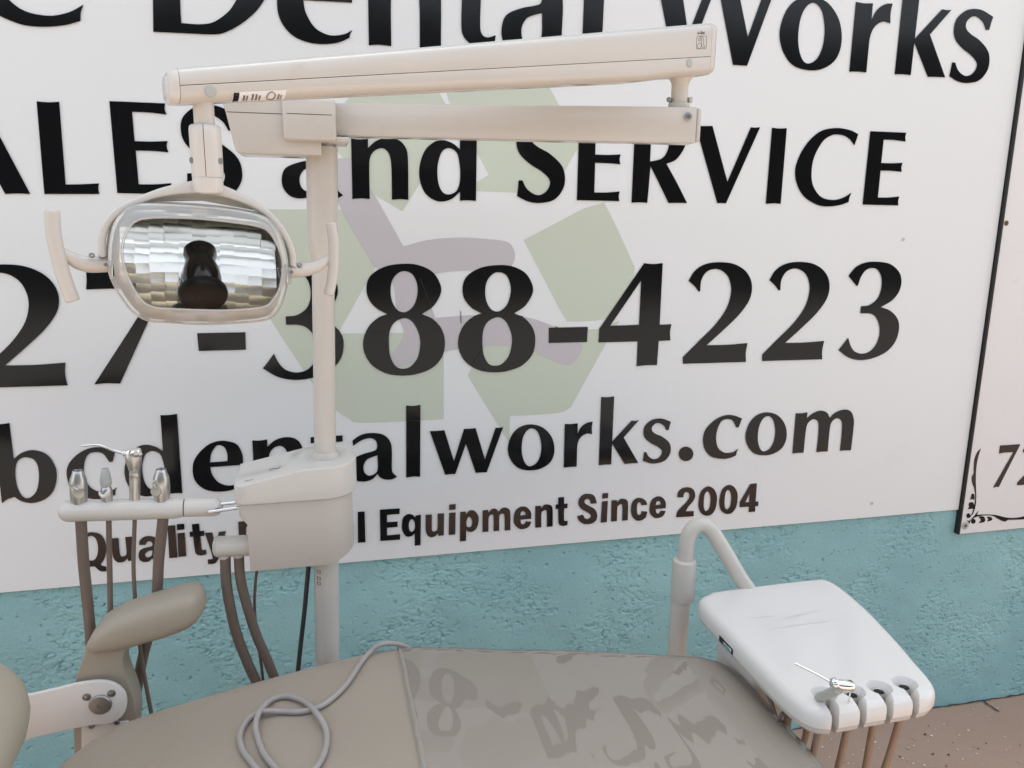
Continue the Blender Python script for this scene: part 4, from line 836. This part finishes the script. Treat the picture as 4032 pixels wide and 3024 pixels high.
# saliva ejector valve
t = thing('saliva_ejector', (-0.3645,1.4600,1.0848), 'small grey and steel saliva ejector valve, second on the bar', 'suction tip', 'instruments in the holder bar')
b0, b1 = Vector((-0.3645,1.4600,1.0848)), Vector((-0.3626,1.4600,1.1480)); a = tilt_axis(b0, b1); L_ = (b1-b0).length
v, f = lathe(b0, a, [(-.008, .0078), (0, .0082), (.012, .0096), (.022, .0098), (.028, .0085), (.031, .0070)], 24); add('valve_body', v, f, 'steel', t)
v, f = lathe(b0+a*.030, a, [(0, .0072), (.004, .0092), (.010, .0094), (.022, .0080), (L_-.031, .0054), (L_-.030, .0045), (L_-.034, .0032)], 24); add('tip_sleeve', v, f, 'grey_plastic', t)
v, f = tube([(-0.3725,1.4490,1.1093),(-0.3701,1.4470,1.1044),(-0.3642,1.4460,1.1025),(-0.3577,1.4460,1.1093),(-0.3551,1.4460,1.1118)], [.0018, .0022, .0035, .0030, .0020], 10); add('lever', v, f, 'white_gloss', t)
v, f = tube([(-0.3641,1.4600,1.0622),(-0.3657,1.4600,1.0402),(-0.3688,1.4600,0.9957),(-0.3732,1.4620,0.9383),(-0.3779,1.4650,0.8794),(-0.3842,1.4700,0.7885)], .0047, 12); add('hose', v, f, 'hose', t)
# syringe
t = thing('air_water_syringe', (-0.3203,1.4600,1.0848), 'steel air water syringe with bent nozzle in holder bar', 'syringe', 'instruments in the holder bar')
b0 = Vector((-0.3203,1.4600,1.0848))
rings = []
for (x, y, hw, hd_) in ((562, 490, 34, .0075), (562, 420, 34, .0075), (562, 330, 34, .0075), (562, 262, 34, .0075), (560, 235, 40, .009), (556, 200, 50, .0105), (552, 165, 53, .0105), (552, 140, 50, .010), (552, 124, 42, .008)):
    c = Vector((-0.4403,1.4600,1.2174)); rings.append((x, y, hw, hd_))
def r3(x, y, Y=1.46):
    o_ = Vector((-0.3203,1.4600,1.0848)); ex = (Vector((-0.2962,1.4600,1.0830))-o_)/100; ey = (Vector((-0.3181,1.4600,1.1121))-o_)/100; return o_+ex*(x-562)+ey*(466-y)+Vector((0, Y-1.46, 0))
v, f = loft([[r3(x, y)+Vector((hw*.000262*math.cos(a_), hd_*math.sin(a_), 0)) for a_ in [2*math.pi*j/20 for j in range(20)]] for x, y, hw, hd_ in rings]); add('handle', v, f, 'steel', t)
v, f = box(r3(535, 250).x, r3(590, 250).x, 1.4505, 1.456, r3(562, 300).z, r3(562, 258).z); add('grip_panel', v, f, 'steel', t, bevel=.001, seg=2)
v, f = loft([[r3(x, y)+Vector((hw*.000262*math.cos(a_), .0095*math.sin(a_), 0)) for a_ in [2*math.pi*j/16 for j in range(16)]] for x, y, hw in ((552, 160, 53), (552, 130, 50), (556, 120, 42))]); add('syringe_head', v, f, 'chrome', t)
for x in (575, 598):
    v, f = lathe(r3(x, 150, 1.450), (.5, -.6, .6), [(0, .0036), (.006, .0036), (.007, .0028)], 14); add('button', v, f, 'steel', t)
v, f = lathe(r3(508, 150), (-1, 0, .25), [(0, .0055), (.0045, .0050), (.006, .0032)], 16); add('nozzle_collar', v, f, 'chrome', t)
v, f = tube([r3(505, 152), r3(430, 132), r3(355, 104), r3(315, 96), r3(270, 98), r3(218, 104)], [.0024, .0024, .0022, .0021, .0020, .0019], 12, 6); add('nozzle', v, f, 'chrome', t)
v, f = tube([(-0.3217,1.4600,1.0644),(-0.3233,1.4600,1.0478),(-0.3269,1.4600,1.0145),(-0.3324,1.4620,0.9629)]+[(-0.3354,1.4650,0.9013),(-0.3351,1.4650,0.8396),(-0.3337,1.4630,0.7890),(-0.3316,1.4630,0.7439),(-0.3262,1.4630,0.6748),(-0.3208,1.4630,0.6120)], .0036, 12); add('hose', v, f, 'hose', t)

# ------------------------------------------------------------------ dental chair
import math
# seat cushion: plan outline shrunk towards a spine, height profile along the chair
CUSH_Z = [(-.60,.715),(-.45,.735),(-.25,.783),(-.10,.812),(0.,.828),(.06,.838),(.12,.842),(.20,.832),(.30,.815),(.45,.794),(.60,.768),(.70,.749),(.85,.735)]
SPINE = (-.20,.52,1.07)
def prof(X):
    a=CUSH_Z
    if X<=a[0][0]: return a[0][1]
    for (x0,z0),(x1,z1) in zip(a,a[1:]):
        if X<=x1:
            return z0+(z1-z0)*(X-x0)/(x1-x0)
    return a[-1][1]
def sprof(X):
    return sum(prof(X+d)*w for d,w in ((-.04,.2),(-.02,.2),(0,.2),(.02,.2),(.04,.2)))
HALF=.29; R_EDGE=.045
def edge_dist(x,y):
    # distance from the rounded-rectangle outline (positive inside)
    x0,x1,y0,y1=-.46,.792,.78,1.36
    r=.10 if x>.1 else .15
    cx=min(max(x,x0+r),x1-r); cy=min(max(y,y0+r),y1-r)
    dx,dy=x-cx,y-cy
    if dx or dy:
        return r-math.hypot(dx,dy)
    return min(x-x0,x1-x,y-y0,y1-y)
def top_z(x,y):
    d=edge_dist(x,y)
    if d<0: return -9.
    u=1-min(d/HALF,1)
    z=sprof(x)-.015-.005*u*u
    if d<R_EDGE: z-=R_EDGE-math.sqrt(max(R_EDGE**2-(R_EDGE-d)**2,0))
    return z

CH = thing('dental_chair', (.15, 1.07, .0), 'taupe vinyl dental chair with clear plastic cover on its foot end', 'chair')
X0, X1, Y0, Y1 = -.46, .792, .78, 1.36
DD = [0, .0006, .002, .0045, .008, .013, .019, .026, .034, .044]
def yrange(x):
    r = .10 if x > .1 else .15
    d = max(0, (X0+r)-x, x-(X1-r)); s = r-math.sqrt(max(0, r*r-d*d)) if d > 0 else 0
    return Y0+s, Y1-s
def cushion_grid(xa, xb, end_a, end_b, lift, wr=None):
    xs = sorted(set([round(x, 5) for x in ([xa+d for d in DD] if end_a else []) + ([xb-d for d in DD] if end_b else [xb])] + [xa if not end_a else xa+.0001] + [round(xa+.05+(xb-xa-.1)*i/44, 5) for i in range(45)]))
    xs = [min(max(x, X0+.0001), X1-.0001) for x in xs]
    rows = []
    for x in xs:
        ya, yb = yrange(x); h = (yb-ya)/2
        ds = [d for d in DD]
        k = min(1, h/.06)
        ys = [ya+d*k for d in ds]+[ya+(.055+.0)*k+(yb-ya-.11*k)*i/16 for i in range(17)]+[yb-d*k for d in reversed(ds)]
        col = []
        for y in ys:
            z = top_z(x, min(max(y, ya+1e-6), yb-1e-6))
            if z < -1: z = sprof(x)-.02-R_EDGE
            col.append((x, y, z+lift+(wr(x, y) if wr else 0)))
        rows.append(col)
    n = len(rows[0]); V = [p for r in rows for p in r]; F = []
    for i in range(len(rows)-1):
        for j in range(n-1): F.append((i*n+j, (i+1)*n+j, (i+1)*n+j+1, i*n+j+1))
    # skirt
    loop = [i*n for i in range(len(rows))]+[(len(rows)-1)*n+j for j in range(1, n)]+[i*n+n-1 for i in range(len(rows)-2, -1, -1)]+[j for j in range(n-2, 0, -1)]
    return V, F, loop
V, F, loop = cushion_grid(X0, X1, True, True, 0)
b = len(V); V += [(V[i][0], V[i][1], V[i][2]-.045) for i in loop]; k = len(loop)
F += [(loop[i], loop[(i+1) % k], b+(i+1) % k, b+i) for i in range(k)]
b2 = len(V); V += [(.15+(V[i][0]-.15)*.97, 1.07+(V[i][1]-1.07)*.95, V[i][2]-.065) for i in loop]
F += [(b+i, b+(i+1) % k, b2+(i+1) % k, b2+i) for i in range(k)]+[tuple(range(b2, b2+k))]
seat = add('seat_cushion', V, F, 'vinyl', CH, ang=60)
nz_ = vnoise(4)
def wr(x, y):
    yb = yrange(x)[1]; e = max(0, 1-(yb-y)/.05); ex = max(0, 1-(X1-x)/.10)
    return .0015*(nz_(x*15, y*4)-.5)+e*.0035*(nz_(x*55+3, y*30)-.45)+ex*.006*(nz_(x*28, y*34+9)-.45)
V, F, loop = cushion_grid(.124, X1, False, True, .0030, wr)
b = len(V); lp = loop; V += [(V[i][0]+(.0015 if V[i][0] > .7 else 0), V[i][1]+(.002 if V[i][1] > 1.3 else 0), V[i][2]-.05-.01*nz_(V[i][0]*30, V[i][1]*30)) for i in lp]
k = len(lp); F += [(lp[i], lp[(i+1) % k], b+(i+1) % k, b+i) for i in range(k) if not (V[lp[i]][0] < .126 and V[lp[(i+1) % k]][0] < .126)]
cov = add('plastic_cover', V, F, 'film', CH, ang=80); cov['label'] = 'clear plastic cover over the foot end'
V, F = [], []
for i in range(60):
    y = .80+(1.356-.80)*i/59
    for j, dx in enumerate((0, .002, .0045, .0065)):
        x = .1205+dx+.0012*(nz_(y*60, 3)-.5); V.append((x, y, top_z(x, min(y, 1.3595))+.0042+(0, .0016, .0012, 0)[j]*(.5+nz_(y*90, j*3.1))))
for i in range(59):
    for j in range(3): F.append((i*4+j, i*4+j+1, i*4+j+5, i*4+j+4))
add('cover_hem', V, F, 'hem', cov, ang=80)
# base under the chair (mostly hidden)
v, f = box(-.25, .35, .90, 1.24, .22, .68); add('chair_lift', v, f, 'cream', CH, bevel=.03)
v, f = box(-.40, .55, .82, 1.30, .0, .14); add('chair_base', v, f, 'cream', CH, bevel=.03)
v, f = box(-.30, .62, .90, 1.24, .66, .70); add('seat_frame', v, f, 'cream', CH, bevel=.01)
# backrest: rounded lower edge at the far left
V, F = [], []
bc_ = Vector((-0.3960,1.1200,0.9046)); ce = Vector((bc_.x-.34, 1.02, bc_.z+.002))
nu, nv = 40, 22
def spow(c, e): return math.copysign(abs(c)**e, c)
for i in range(nv+1):
    la = -math.pi/2+math.pi*i/nv
    for j in range(nu):
        lo = 2*math.pi*j/nu
        V.append(ce+Vector((.34*spow(math.cos(la), .8)*spow(math.cos(lo), .7), .27*spow(math.cos(la), .8)*spow(math.sin(lo), .7), .088*spow(math.sin(la), .85))))
for i in range(nv):
    for j in range(nu): F.append((i*nu+j, i*nu+(j+1) % nu, (i+1)*nu+(j+1) % nu, (i+1)*nu+j))
add('backrest', V, F, 'arm_vinyl', CH, ang=80)
# pivot plate
pl_ = catmull([p for p in [(-0.5352,1.3850,0.7729),(-0.4928,1.3850,0.7783),(-0.4556,1.3850,0.7835),(-0.4209,1.3850,0.7889),(-0.3862,1.3850,0.7894),(-0.3636,1.3850,0.7814),(-0.3496,1.3850,0.7652),(-0.3459,1.3850,0.7457),(-0.3506,1.3850,0.7248),(-0.3637,1.3850,0.7105),(-0.3833,1.3850,0.7055),(-0.4052,1.3850,0.7070),(-0.4520,1.3850,0.7030),(-0.4983,1.3850,0.6970),(-0.5440,1.3850,0.6918)]], 4, True)
v, f = extrude(pl_, (0, .008, 0)); pp = add('pivot_plate', v, f, 'plate', CH, bevel=.0012, seg=2, bang=60, ang=50)
cb_ = Vector((-0.3880,1.3850,0.7454))
v, f = lathe(cb_, (0, -1, 0), [(0, .0185), (.002, .0185), (.0045, .0165), (.005, .006), (.005, .0045), (.003, .0040), (.003, .0001)], 32); add('pivot_bolt', v, f, 'screw', pp)
for x_, y_ in [(0.0000,0.0000)]: pass
for p_ in [(-0.4083,1.3850,0.7625),(-0.3689,1.3850,0.7640)]:
    v, f = lathe(p_, (0, -1, 0), [(-.001, .0070), (.0008, .0070), (.0010, .0060), (.0002, .0055), (.0012, .0040), (.0018, .0001)], 18); add('plate_screw', v, f, 'screw', pp)
# armrest: support and pad
sup = catmull([p for p in [(-0.4038,1.4000,0.8521),(-0.4105,1.4000,0.8320),(-0.4216,1.4000,0.8054),(-0.4300,1.4000,0.7782),(-0.4356,1.4000,0.7399),(-0.4400,1.4000,0.6864),(-0.4436,1.4000,0.6319),(-0.4390,1.4000,0.6014),(-0.3588,1.4000,0.5877),(-0.3429,1.4000,0.6527),(-0.3358,1.4000,0.6998),(-0.3359,1.4000,0.7291),(-0.3405,1.4000,0.7569),(-0.3466,1.4000,0.7811),(-0.3496,1.4000,0.8030),(-0.3481,1.4000,0.8205),(-0.3416,1.4000,0.8356),(-0.3243,1.4000,0.8475),(-0.2985,1.4000,0.8550),(-0.3360,1.4000,0.8682),(-0.3772,1.4000,0.8645)]], 3, True)
v, f = extrude(sup, (0, .05, 0)); ar = add('armrest', v, f, 'arm_vinyl', CH, bevel=.008, seg=4, bang=60, ang=60)
v, f = extrude([(-0.4251,1.3960,0.7007),(-0.3489,1.3960,0.6990),(-0.3608,1.3960,0.5911),(-0.4340,1.3960,0.6037)], (0, .006, 0)); add('bracket', v, f, 'plate', ar, bevel=.001, seg=1)
for p_ in [(-0.3674,1.3950,0.7017),(-0.4087,1.3950,0.7003)]:
    v, f = lathe(p_, (0, -1, 0), [(0, .0052), (.003, .0052), (.0042, .004), (.0042, .002), (.002, .0018)], 16); add('bolt', v, f, 'screw', ar)
# pad: rings across, traced top and bottom edges along its length
pt_ = [(-0.4096,1.4250,0.8414),(-0.4045,1.4250,0.8520),(-0.3943,1.4250,0.8677),(-0.3797,1.4250,0.8836),(-0.3593,1.4250,0.8978),(-0.3316,1.4250,0.9087),(-0.2919,1.4250,0.9192),(-0.2580,1.4250,0.9265),(-0.2334,1.4250,0.9303),(-0.2198,1.4250,0.9268),(-0.2121,1.4250,0.9171),(-0.2094,1.4250,0.9000)]
pb_ = [(-0.4097,1.4250,0.8407),(-0.3912,1.4250,0.8363),(-0.3676,1.4250,0.8344),(-0.3436,1.4250,0.8354),(-0.3129,1.4250,0.8417),(-0.2820,1.4250,0.8480),(-0.2569,1.4250,0.8552),(-0.2347,1.4250,0.8648),(-0.2208,1.4250,0.8769),(-0.2133,1.4250,0.8876),(-0.2095,1.4250,0.8986)]
def at_x(pl, x):
    for p, q in zip(pl, pl[1:]):
        if p[0] <= x <= q[0]: t_ = (x-p[0])/max(q[0]-p[0], 1e-9); return Vector(p).lerp(Vector(q), t_)
    return Vector(pl[-1])
pt_ = [tuple(p) for p in catmull(pt_, 6)]; pb_ = [tuple(p) for p in catmull(pb_, 6)]
rings = []
xa_, xb_ = pt_[0][0]+.0003, min(pt_[-1][0], pb_[-1][0])-.0003
for i in range(49):
    kk = .5-.5*math.cos(math.pi*i/48); x = xa_+(xb_-xa_)*kk
    a, b = at_x(pt_, x), at_x(pb_, x); c = (a+b)/2; h = max((a.z-b.z)/2, .0006)
    dp = .043*min(1, (kk/.10)**.5)*(1-max(0, (kk-.86)/.14)**2.2*.75)
    rings.append([Vector((c.x, c.y+dp*spow(math.cos(q_), .62), c.z+h*spow(math.sin(q_), .72))) for q_ in [2*math.pi*j/32 for j in range(32)]])
add('armrest_pad', *loft(rings), 'arm_vinyl', ar, ang=80)

# ------------------------------------------------------------------ grey cord lying on the seat
cd = thing('power_cord', (-0.0577,1.2000,0.8055), 'grey electrical cord looped on the bare vinyl of the chair', 'cord')
v, f = tube([(0.1835,1.4000,0.7135), (0.1688,1.3920,0.7591), (0.1333,1.3450,0.8149), (0.1127,1.3350,0.8287), (0.0908,1.3250,0.8352)]+[(0.0710,1.3223,0.8240),(0.0523,1.2907,0.8233),(0.0325,1.2468,0.8217),(0.0104,1.2136,0.8190),(-0.0161,1.1919,0.8150),(-0.0461,1.1917,0.8101),(-0.0749,1.2059,0.8052),(-0.1006,1.2123,0.8053),(-0.1197,1.2194,0.7971),(-0.1325,1.2009,0.7951),(-0.1381,1.1706,0.7944),(-0.1315,1.1356,0.7960),(-0.1188,1.1055,0.7985),(-0.1068,1.0801,0.8008),(-0.0875,1.0507,0.8041),(-0.0644,1.0374,0.8080)], .0046, 14, 6); add('cord_run', v, f, 'cord', cd)
v, f = tube([(-0.0542,1.0293,0.8097),(-0.0780,1.0657,0.8059),(-0.0980,1.1078,0.8024),(-0.1117,1.1588,0.7995),(-0.1147,1.1903,0.8051),(-0.1067,1.2224,0.8060),(-0.0910,1.2492,0.8018),(-0.0674,1.2444,0.8060),(-0.0406,1.2139,0.8118),(-0.0209,1.1610,0.8227),(-0.0098,1.1319,0.8173),(-0.0076,1.1016,0.8173),(-0.0129,1.0691,0.8165),(-0.0235,1.0459,0.8147),(-0.0417,1.0265,0.8117),(-0.0542,1.0291,0.8097)], .0046, 14, 6); add('cord_loop', v, f, 'cord', cd)

# ------------------------------------------------------------------ delivery unit at the right
DU = thing('delivery_unit', (.75, 1.5, 0), 'white delivery tray with four notched holders on curved cream arm', 'dental unit')
pb0, pb1 = Vector((0.7506,1.5000,0.6007)), Vector((0.7520,1.5000,0.7542))
low = pb0+(pb0-pb1).normalized()*.55; low.z = max(low.z, .0)
v, f = lathe(low, pb1-low, [(0, .0208), ((pb1-low).length+.02, .0208)], 36); add('support_post', v, f, 'cream', DU)
sa, sb = Vector((0.7557,1.5000,0.7622)), Vector((0.7558,1.5000,0.8574))
v, f = lathe(sa, sb-sa, [(-.001, .0222), (0, .0248), (.004, .0256), ((sb-sa).length-.008, .0256), ((sb-sa).length-.003, .0245), ((sb-sa).length, .020)], 40); add('post_collar', v, f, 'cream', DU)
v, f = tube([(0.7577,1.5000,0.8408), (0.7578,1.5000,0.8653)]+[(0.7590,1.5000,0.8978),(0.7682,1.4990,0.9249),(0.7870,1.4970,0.9354),(0.8063,1.4930,0.9257),(0.8260,1.4870,0.8974),(0.8493,1.4780,0.8584),(0.8745,1.4680,0.8154),(0.8934,1.4600,0.7884),(0.9061,1.4500,0.7712)], .0168, 24, 8); add('curved_arm', v, f, 'cream', DU)
# tray body
TZ = .800
tp = [(.788, 1.452), (.812, 1.461), (.92, 1.466), (1.048, 1.468), (1.078, 1.462), (1.090, 1.440), (1.091, 1.395), (1.084, 1.320), (1.068, 1.235), (1.052, 1.165), (1.040, 1.120), (1.031, 1.082), (1.018, 1.050), (.998, 1.034), (.968, 1.027), (.87, 1.024), (.808, 1.021), (.786, 1.024), (.767, 1.036), (.756, 1.060), (.750, 1.11), (.749, 1.22), (.750, 1.34), (.753, 1.412), (.765, 1.440)]
tp = [(p.x, p.y) for p in catmull([(x, y, 0) for x, y in tp], 3, True)]
cx_, cy_ = .905, 1.22
def tray_ring(k, z, dx=0.):
    out = []
    n = len(tp)
    for i in range(n):
        a, b = Vector(tp[i-1]), Vector(tp[(i+1) % n]); t_ = (b-a).normalized(); nn = Vector((-t_.y, t_.x))   # inward or outward
        c = Vector(tp[i]); 
        if (Vector((cx_, cy_))-c).dot(nn) < 0: nn = -nn
        out.append((c.x+nn.x*k, c.y+nn.y*k, z))
    return out
prof_ = [(.006, TZ-.036), (.002, TZ-.0355), (.0, TZ-.033), (-.0005, TZ-.026), (-.0002, TZ-.017), (.002, TZ-.009), (.007, TZ-.003), (.014, TZ-.0005), (.020, TZ)]
bev = [tray_ring(k, z) for k, z in prof_]
V, F = loft(bev)
tray = add('tray', V, F, 'white_gloss', DU, ang=50)
def boolean_cut(ob, cutters):
    for c in cutters:
        m = ob.modifiers.new('cut', 'BOOLEAN'); m.operation = 'DIFFERENCE'; m.solver = 'EXACT'; m.object = c
    dg = bpy.context.evaluated_depsgraph_get(); me = bpy.data.meshes.new_from_object(ob.evaluated_get(dg)); ob.modifiers.clear()
    old = ob.data; ob.data = me; bpy.data.meshes.remove(old)
    for c in cutters:
        m_ = c.data; bpy.data.objects.remove(c); bpy.data.meshes.remove(m_)
    smooth(me, 32)
slots = [(.812, 1.070), (.865, 1.067), (.917, 1.066), (.969, 1.068)]
cut = []
for (sx, sy) in slots:
    v1 = lathe((sx, sy, TZ-.06), (0, 0, 1), [(0, .0108), (.034, .0108), (.040, .0122), (.050, .0165), (.0590, .0208), (.0615, .0225), (.07, .034)], 36)
    cut.append(add('cutter', *v1, 'rubber', None, shade=False))
    # groove running out to the front edge, slightly bent
    g0, g1, g2 = Vector((sx, sy, 0)), Vector((sx-.005, sy-.024, 0)), Vector((sx-.016, .990, 0))
    pa = catmull([g0, g1, g2], 8); rg = []
    for i, p_ in enumerate(pa):
        t_ = (pa[min(i+1, len(pa)-1)]-pa[max(i-1, 0)]).normalized(); n_ = Vector((-t_.y, t_.x, 0))
        rg.append([p_+n_*a_+Vector((0, 0, b_)) for a_, b_ in ((-.0066, TZ-.06), (.0066, TZ-.06), (.0066, TZ-.010), (.0090, TZ-.003), (.0135, TZ+.004), (.0135, TZ+.02), (-.0135, TZ+.02), (-.0135, TZ+.004), (-.0090, TZ-.003), (-.0066, TZ-.010))])
    cut.append(add('cutter', *loft(rg), 'rubber', None, shade=False))
boolean_cut(tray, cut)
v, f = loft([tray_ring(k, z) for k, z in ((.0035, TZ-.0362), (.005, TZ-.044), (.011, TZ-.050), (.030, TZ-.054))]); und = add('tray_base', v, f, 'cream', DU, ang=50)
cut = []
for (sx, sy) in slots:
    cut.append(add('cutter', *lathe((sx, sy, TZ-.08), (0, 0, 1), [(0, .0105), (.06, .0105)], 24), 'rubber', None, shade=False))
    pa = [Vector((sx, sy, 0)), Vector((sx-.005, sy-.024, 0)), Vector((sx-.016, .985, 0))]
    a, b = pa[0], pa[2]; t_ = (b-a).normalized(); n_ = Vector((-t_.y, t_.x, 0))
    cut.append(add('cutter', *loft([[p_+n_*s_+Vector((0, 0, z_)) for s_, z_ in ((-.0060, TZ-.09), (.0060, TZ-.09), (.0060, TZ-.03), (-.0060, TZ-.03))] for p_ in catmull(pa, 8)]), 'rubber', None, shade=False))
boolean_cut(und, cut)
for i, (sx, sy) in enumerate(slots):
    v, f = lathe((sx, sy, TZ-.041), (0, 0, 1), [(0, .0102), (.031, .0102), (.0325, .0095), (.0322, .0086), (.028, .0082), (.020, .0080)], 28); add('holder_ring', v, f, 'steel', tray)
    v, f = lathe((sx, sy, TZ-.040), (0, 0, 1), [(0, .0079), (.026, .0079)], 20); add('holder_bore_shade', v, f, 'rubber', tray)  # black plug stands in for the shade down each hole
M['scuff'] = plain('pale_grey_scuff', (.60, .585, .565), .3, var=.05)
for pa in ([(0.8186,1.3294,0.8006),(0.8497,1.3293,0.8006),(0.8768,1.3286,0.8006)], [(0.8707,1.3089,0.8006),(0.9113,1.3204,0.8006),(0.9452,1.3235,0.8006),(0.9840,1.3332,0.8006)], [(0.8248,1.2803,0.8006),(0.8891,1.2851,0.8006),(0.9443,1.2859,0.8006),(0.9896,1.2884,0.8006)], [(0.8875,1.3139,0.8006),(0.9090,1.3136,0.8006),(0.9373,1.3237,0.8006)]):
    pc = catmull(pa, 5); V, F = [], []
    for i, p_ in enumerate(pc):
        wd = .0012*math.sin(math.pi*(i+.3)/(len(pc)))*random.uniform(.5, 1.2); V += [Vector((p_.x, p_.y-wd, TZ+.0003)), Vector((p_.x, p_.y+wd, TZ+.0003))]
    for i in range(len(pc)-1): F.append((2*i, 2*i+1, 2*i+3, 2*i+2))
    add('scuff', V, F, 'scuff', tray, shade=False)
# side switch opening on the left flank
for p_ in (0,):
    a = [(0.7328,1.3100,0.7971),(0.7348,1.3000,0.7910),(0.7381,1.2800,0.7813),(0.7414,1.2750,0.7763),(0.7408,1.2750,0.7838),(0.7357,1.2950,0.7945)]
    v, f = box(.7478, .752, 1.262, 1.318, TZ-.034, TZ-.021); add('side_switch', v, f, 'rubber', tray, bevel=.002, seg=2)
    v, f = box(.7472, .7505, 1.268, 1.300, TZ-.032, TZ-.024); add('switch_lever', v, f, 'chrome', tray, bevel=.001, seg=1)
# control block under the tray
v, f = box(.772, .868, 1.22, 1.38, .585, .742); add('control_block', v, f, 'cream', DU, bevel=.022, seg=5)
# hoses below the tray
for pth, r, mt in ((((.865, 1.066, .77), (.856, 1.060, .72), (.842, 1.06, .62), (.826, 1.08, .48), (.83, 1.15, .30)), .0062, 'hose_tan'),
                   (((.917, 1.066, .77), (.909, 1.061, .72), (.908, 1.066, .62), (.915, 1.08, .52), (.90, 1.14, .30)), .0064, 'hose_tan'),
                   (((.969, 1.067, .77), (.962, 1.063, .72), (.945, 1.066, .62), (.925, 1.085, .50), (.90, 1.16, .30)), .0064, 'hose_tan'),
                   (((0.7884,1.1267,0.7300), (0.8040,1.1514,0.7000), (0.8255,1.1829,0.6600), (0.8671,1.2373,0.6000)), .0075, 'hose_tan'),
                   (((0.8017,1.0917,0.7300), (0.8251,1.1233,0.6900), (0.8578,1.1715,0.6300), (0.8970,1.2319,0.5500)), .0062, 'hose_tan')):
    v, f = tube(pth, r, 14, 8); add('tubing', v, f, mt, DU)
v, f = tube([(0.7742,1.1795,0.7420), (0.7732,1.1673,0.7350), (0.7696,1.1368,0.7150), (0.7725,1.1279,0.7050), (0.7862,1.1213,0.6900), (0.8145,1.1207,0.6600), (0.8427,1.1177,0.6200), (0.8663,1.1298,0.5800)], .0040, 12, 8); add('tubing', v, f, 'hose', DU)
v, f = tube([(0.7798,1.1239,0.7350), (0.7660,1.1161,0.7350), (0.7656,1.1196,0.7200), (0.7751,1.1226,0.7000), (0.8013,1.1305,0.6700), (0.8442,1.1430,0.6200)], .0036, 12, 8); add('tubing', v, f, 'hose', DU)
# syringe resting in the first notch
sg = thing('chrome_syringe', (.806, 1.066, TZ-.02), 'chrome three-way syringe lying in the front notch of white tray', 'syringe')
h0, h1, h2 = Vector((.812, 1.071, TZ-.030)), Vector((0.7923,1.0365,0.8220)), Vector((0.7932,1.0113,0.8480))
v, f = tube([h0, Vector((0.7963,1.0592,0.8000)), h1, h2], [.0082, .0084, .0080, .0082], 20, 8); add('handle', v, f, 'grey_plastic', sg)
n0, n1 = Vector((0.7841,1.0130,0.8580)), Vector((0.8162,1.0109,0.8500))
v, f = lathe(n0, n1-n0, [(-.004, .0052), (-.002, .0072), (.002, .0078), (.006, .0066), (.010, .0082), (.020, .0092), ((n1-n0).length, .0088), ((n1-n0).length+.003, .0070)], 26); add('syringe_head', v, f, 'chrome', sg)
v, f = lathe(n0+Vector((0, 0, .003)), Vector((-.8, -.35, .1)), [(-.004, .0064), (.002, .0064), (.004, .0045), (.005, .0030)], 20); add('nozzle_collar', v, f, 'chrome', sg)
nt_ = Vector((0.7427,1.0581,0.8720))
v, f = tube([n0, n0.lerp(nt_, .5)+Vector((0, 0, .001)), nt_], .0019, 12, 6); add('nozzle', v, f, 'chrome', sg)
v, f = lathe(n1+Vector((-.004, -.001, .005)), (.1, -.5, .9), [(0, .0058), (.0035, .0058), (.004, .0046), (.002, .004)], 18); add('button', v, f, 'rubber', sg)
v, f = tube([Vector((0.8180,1.0138,0.8380)), Vector((0.8407,1.0428,0.8000))], .0013, 8, raw=True); add('trigger_pin', v, f, 'chrome', sg)
v, f = tube([(.812, 1.070, TZ-.03), (.806, 1.066, .74), (.796, 1.066, .66), (.778, 1.08, .50), (.80, 1.15, .30)], .0060, 14, 8); add('tubing', v, f, 'hose_tan', sg)
bpy.context.view_layer.update()
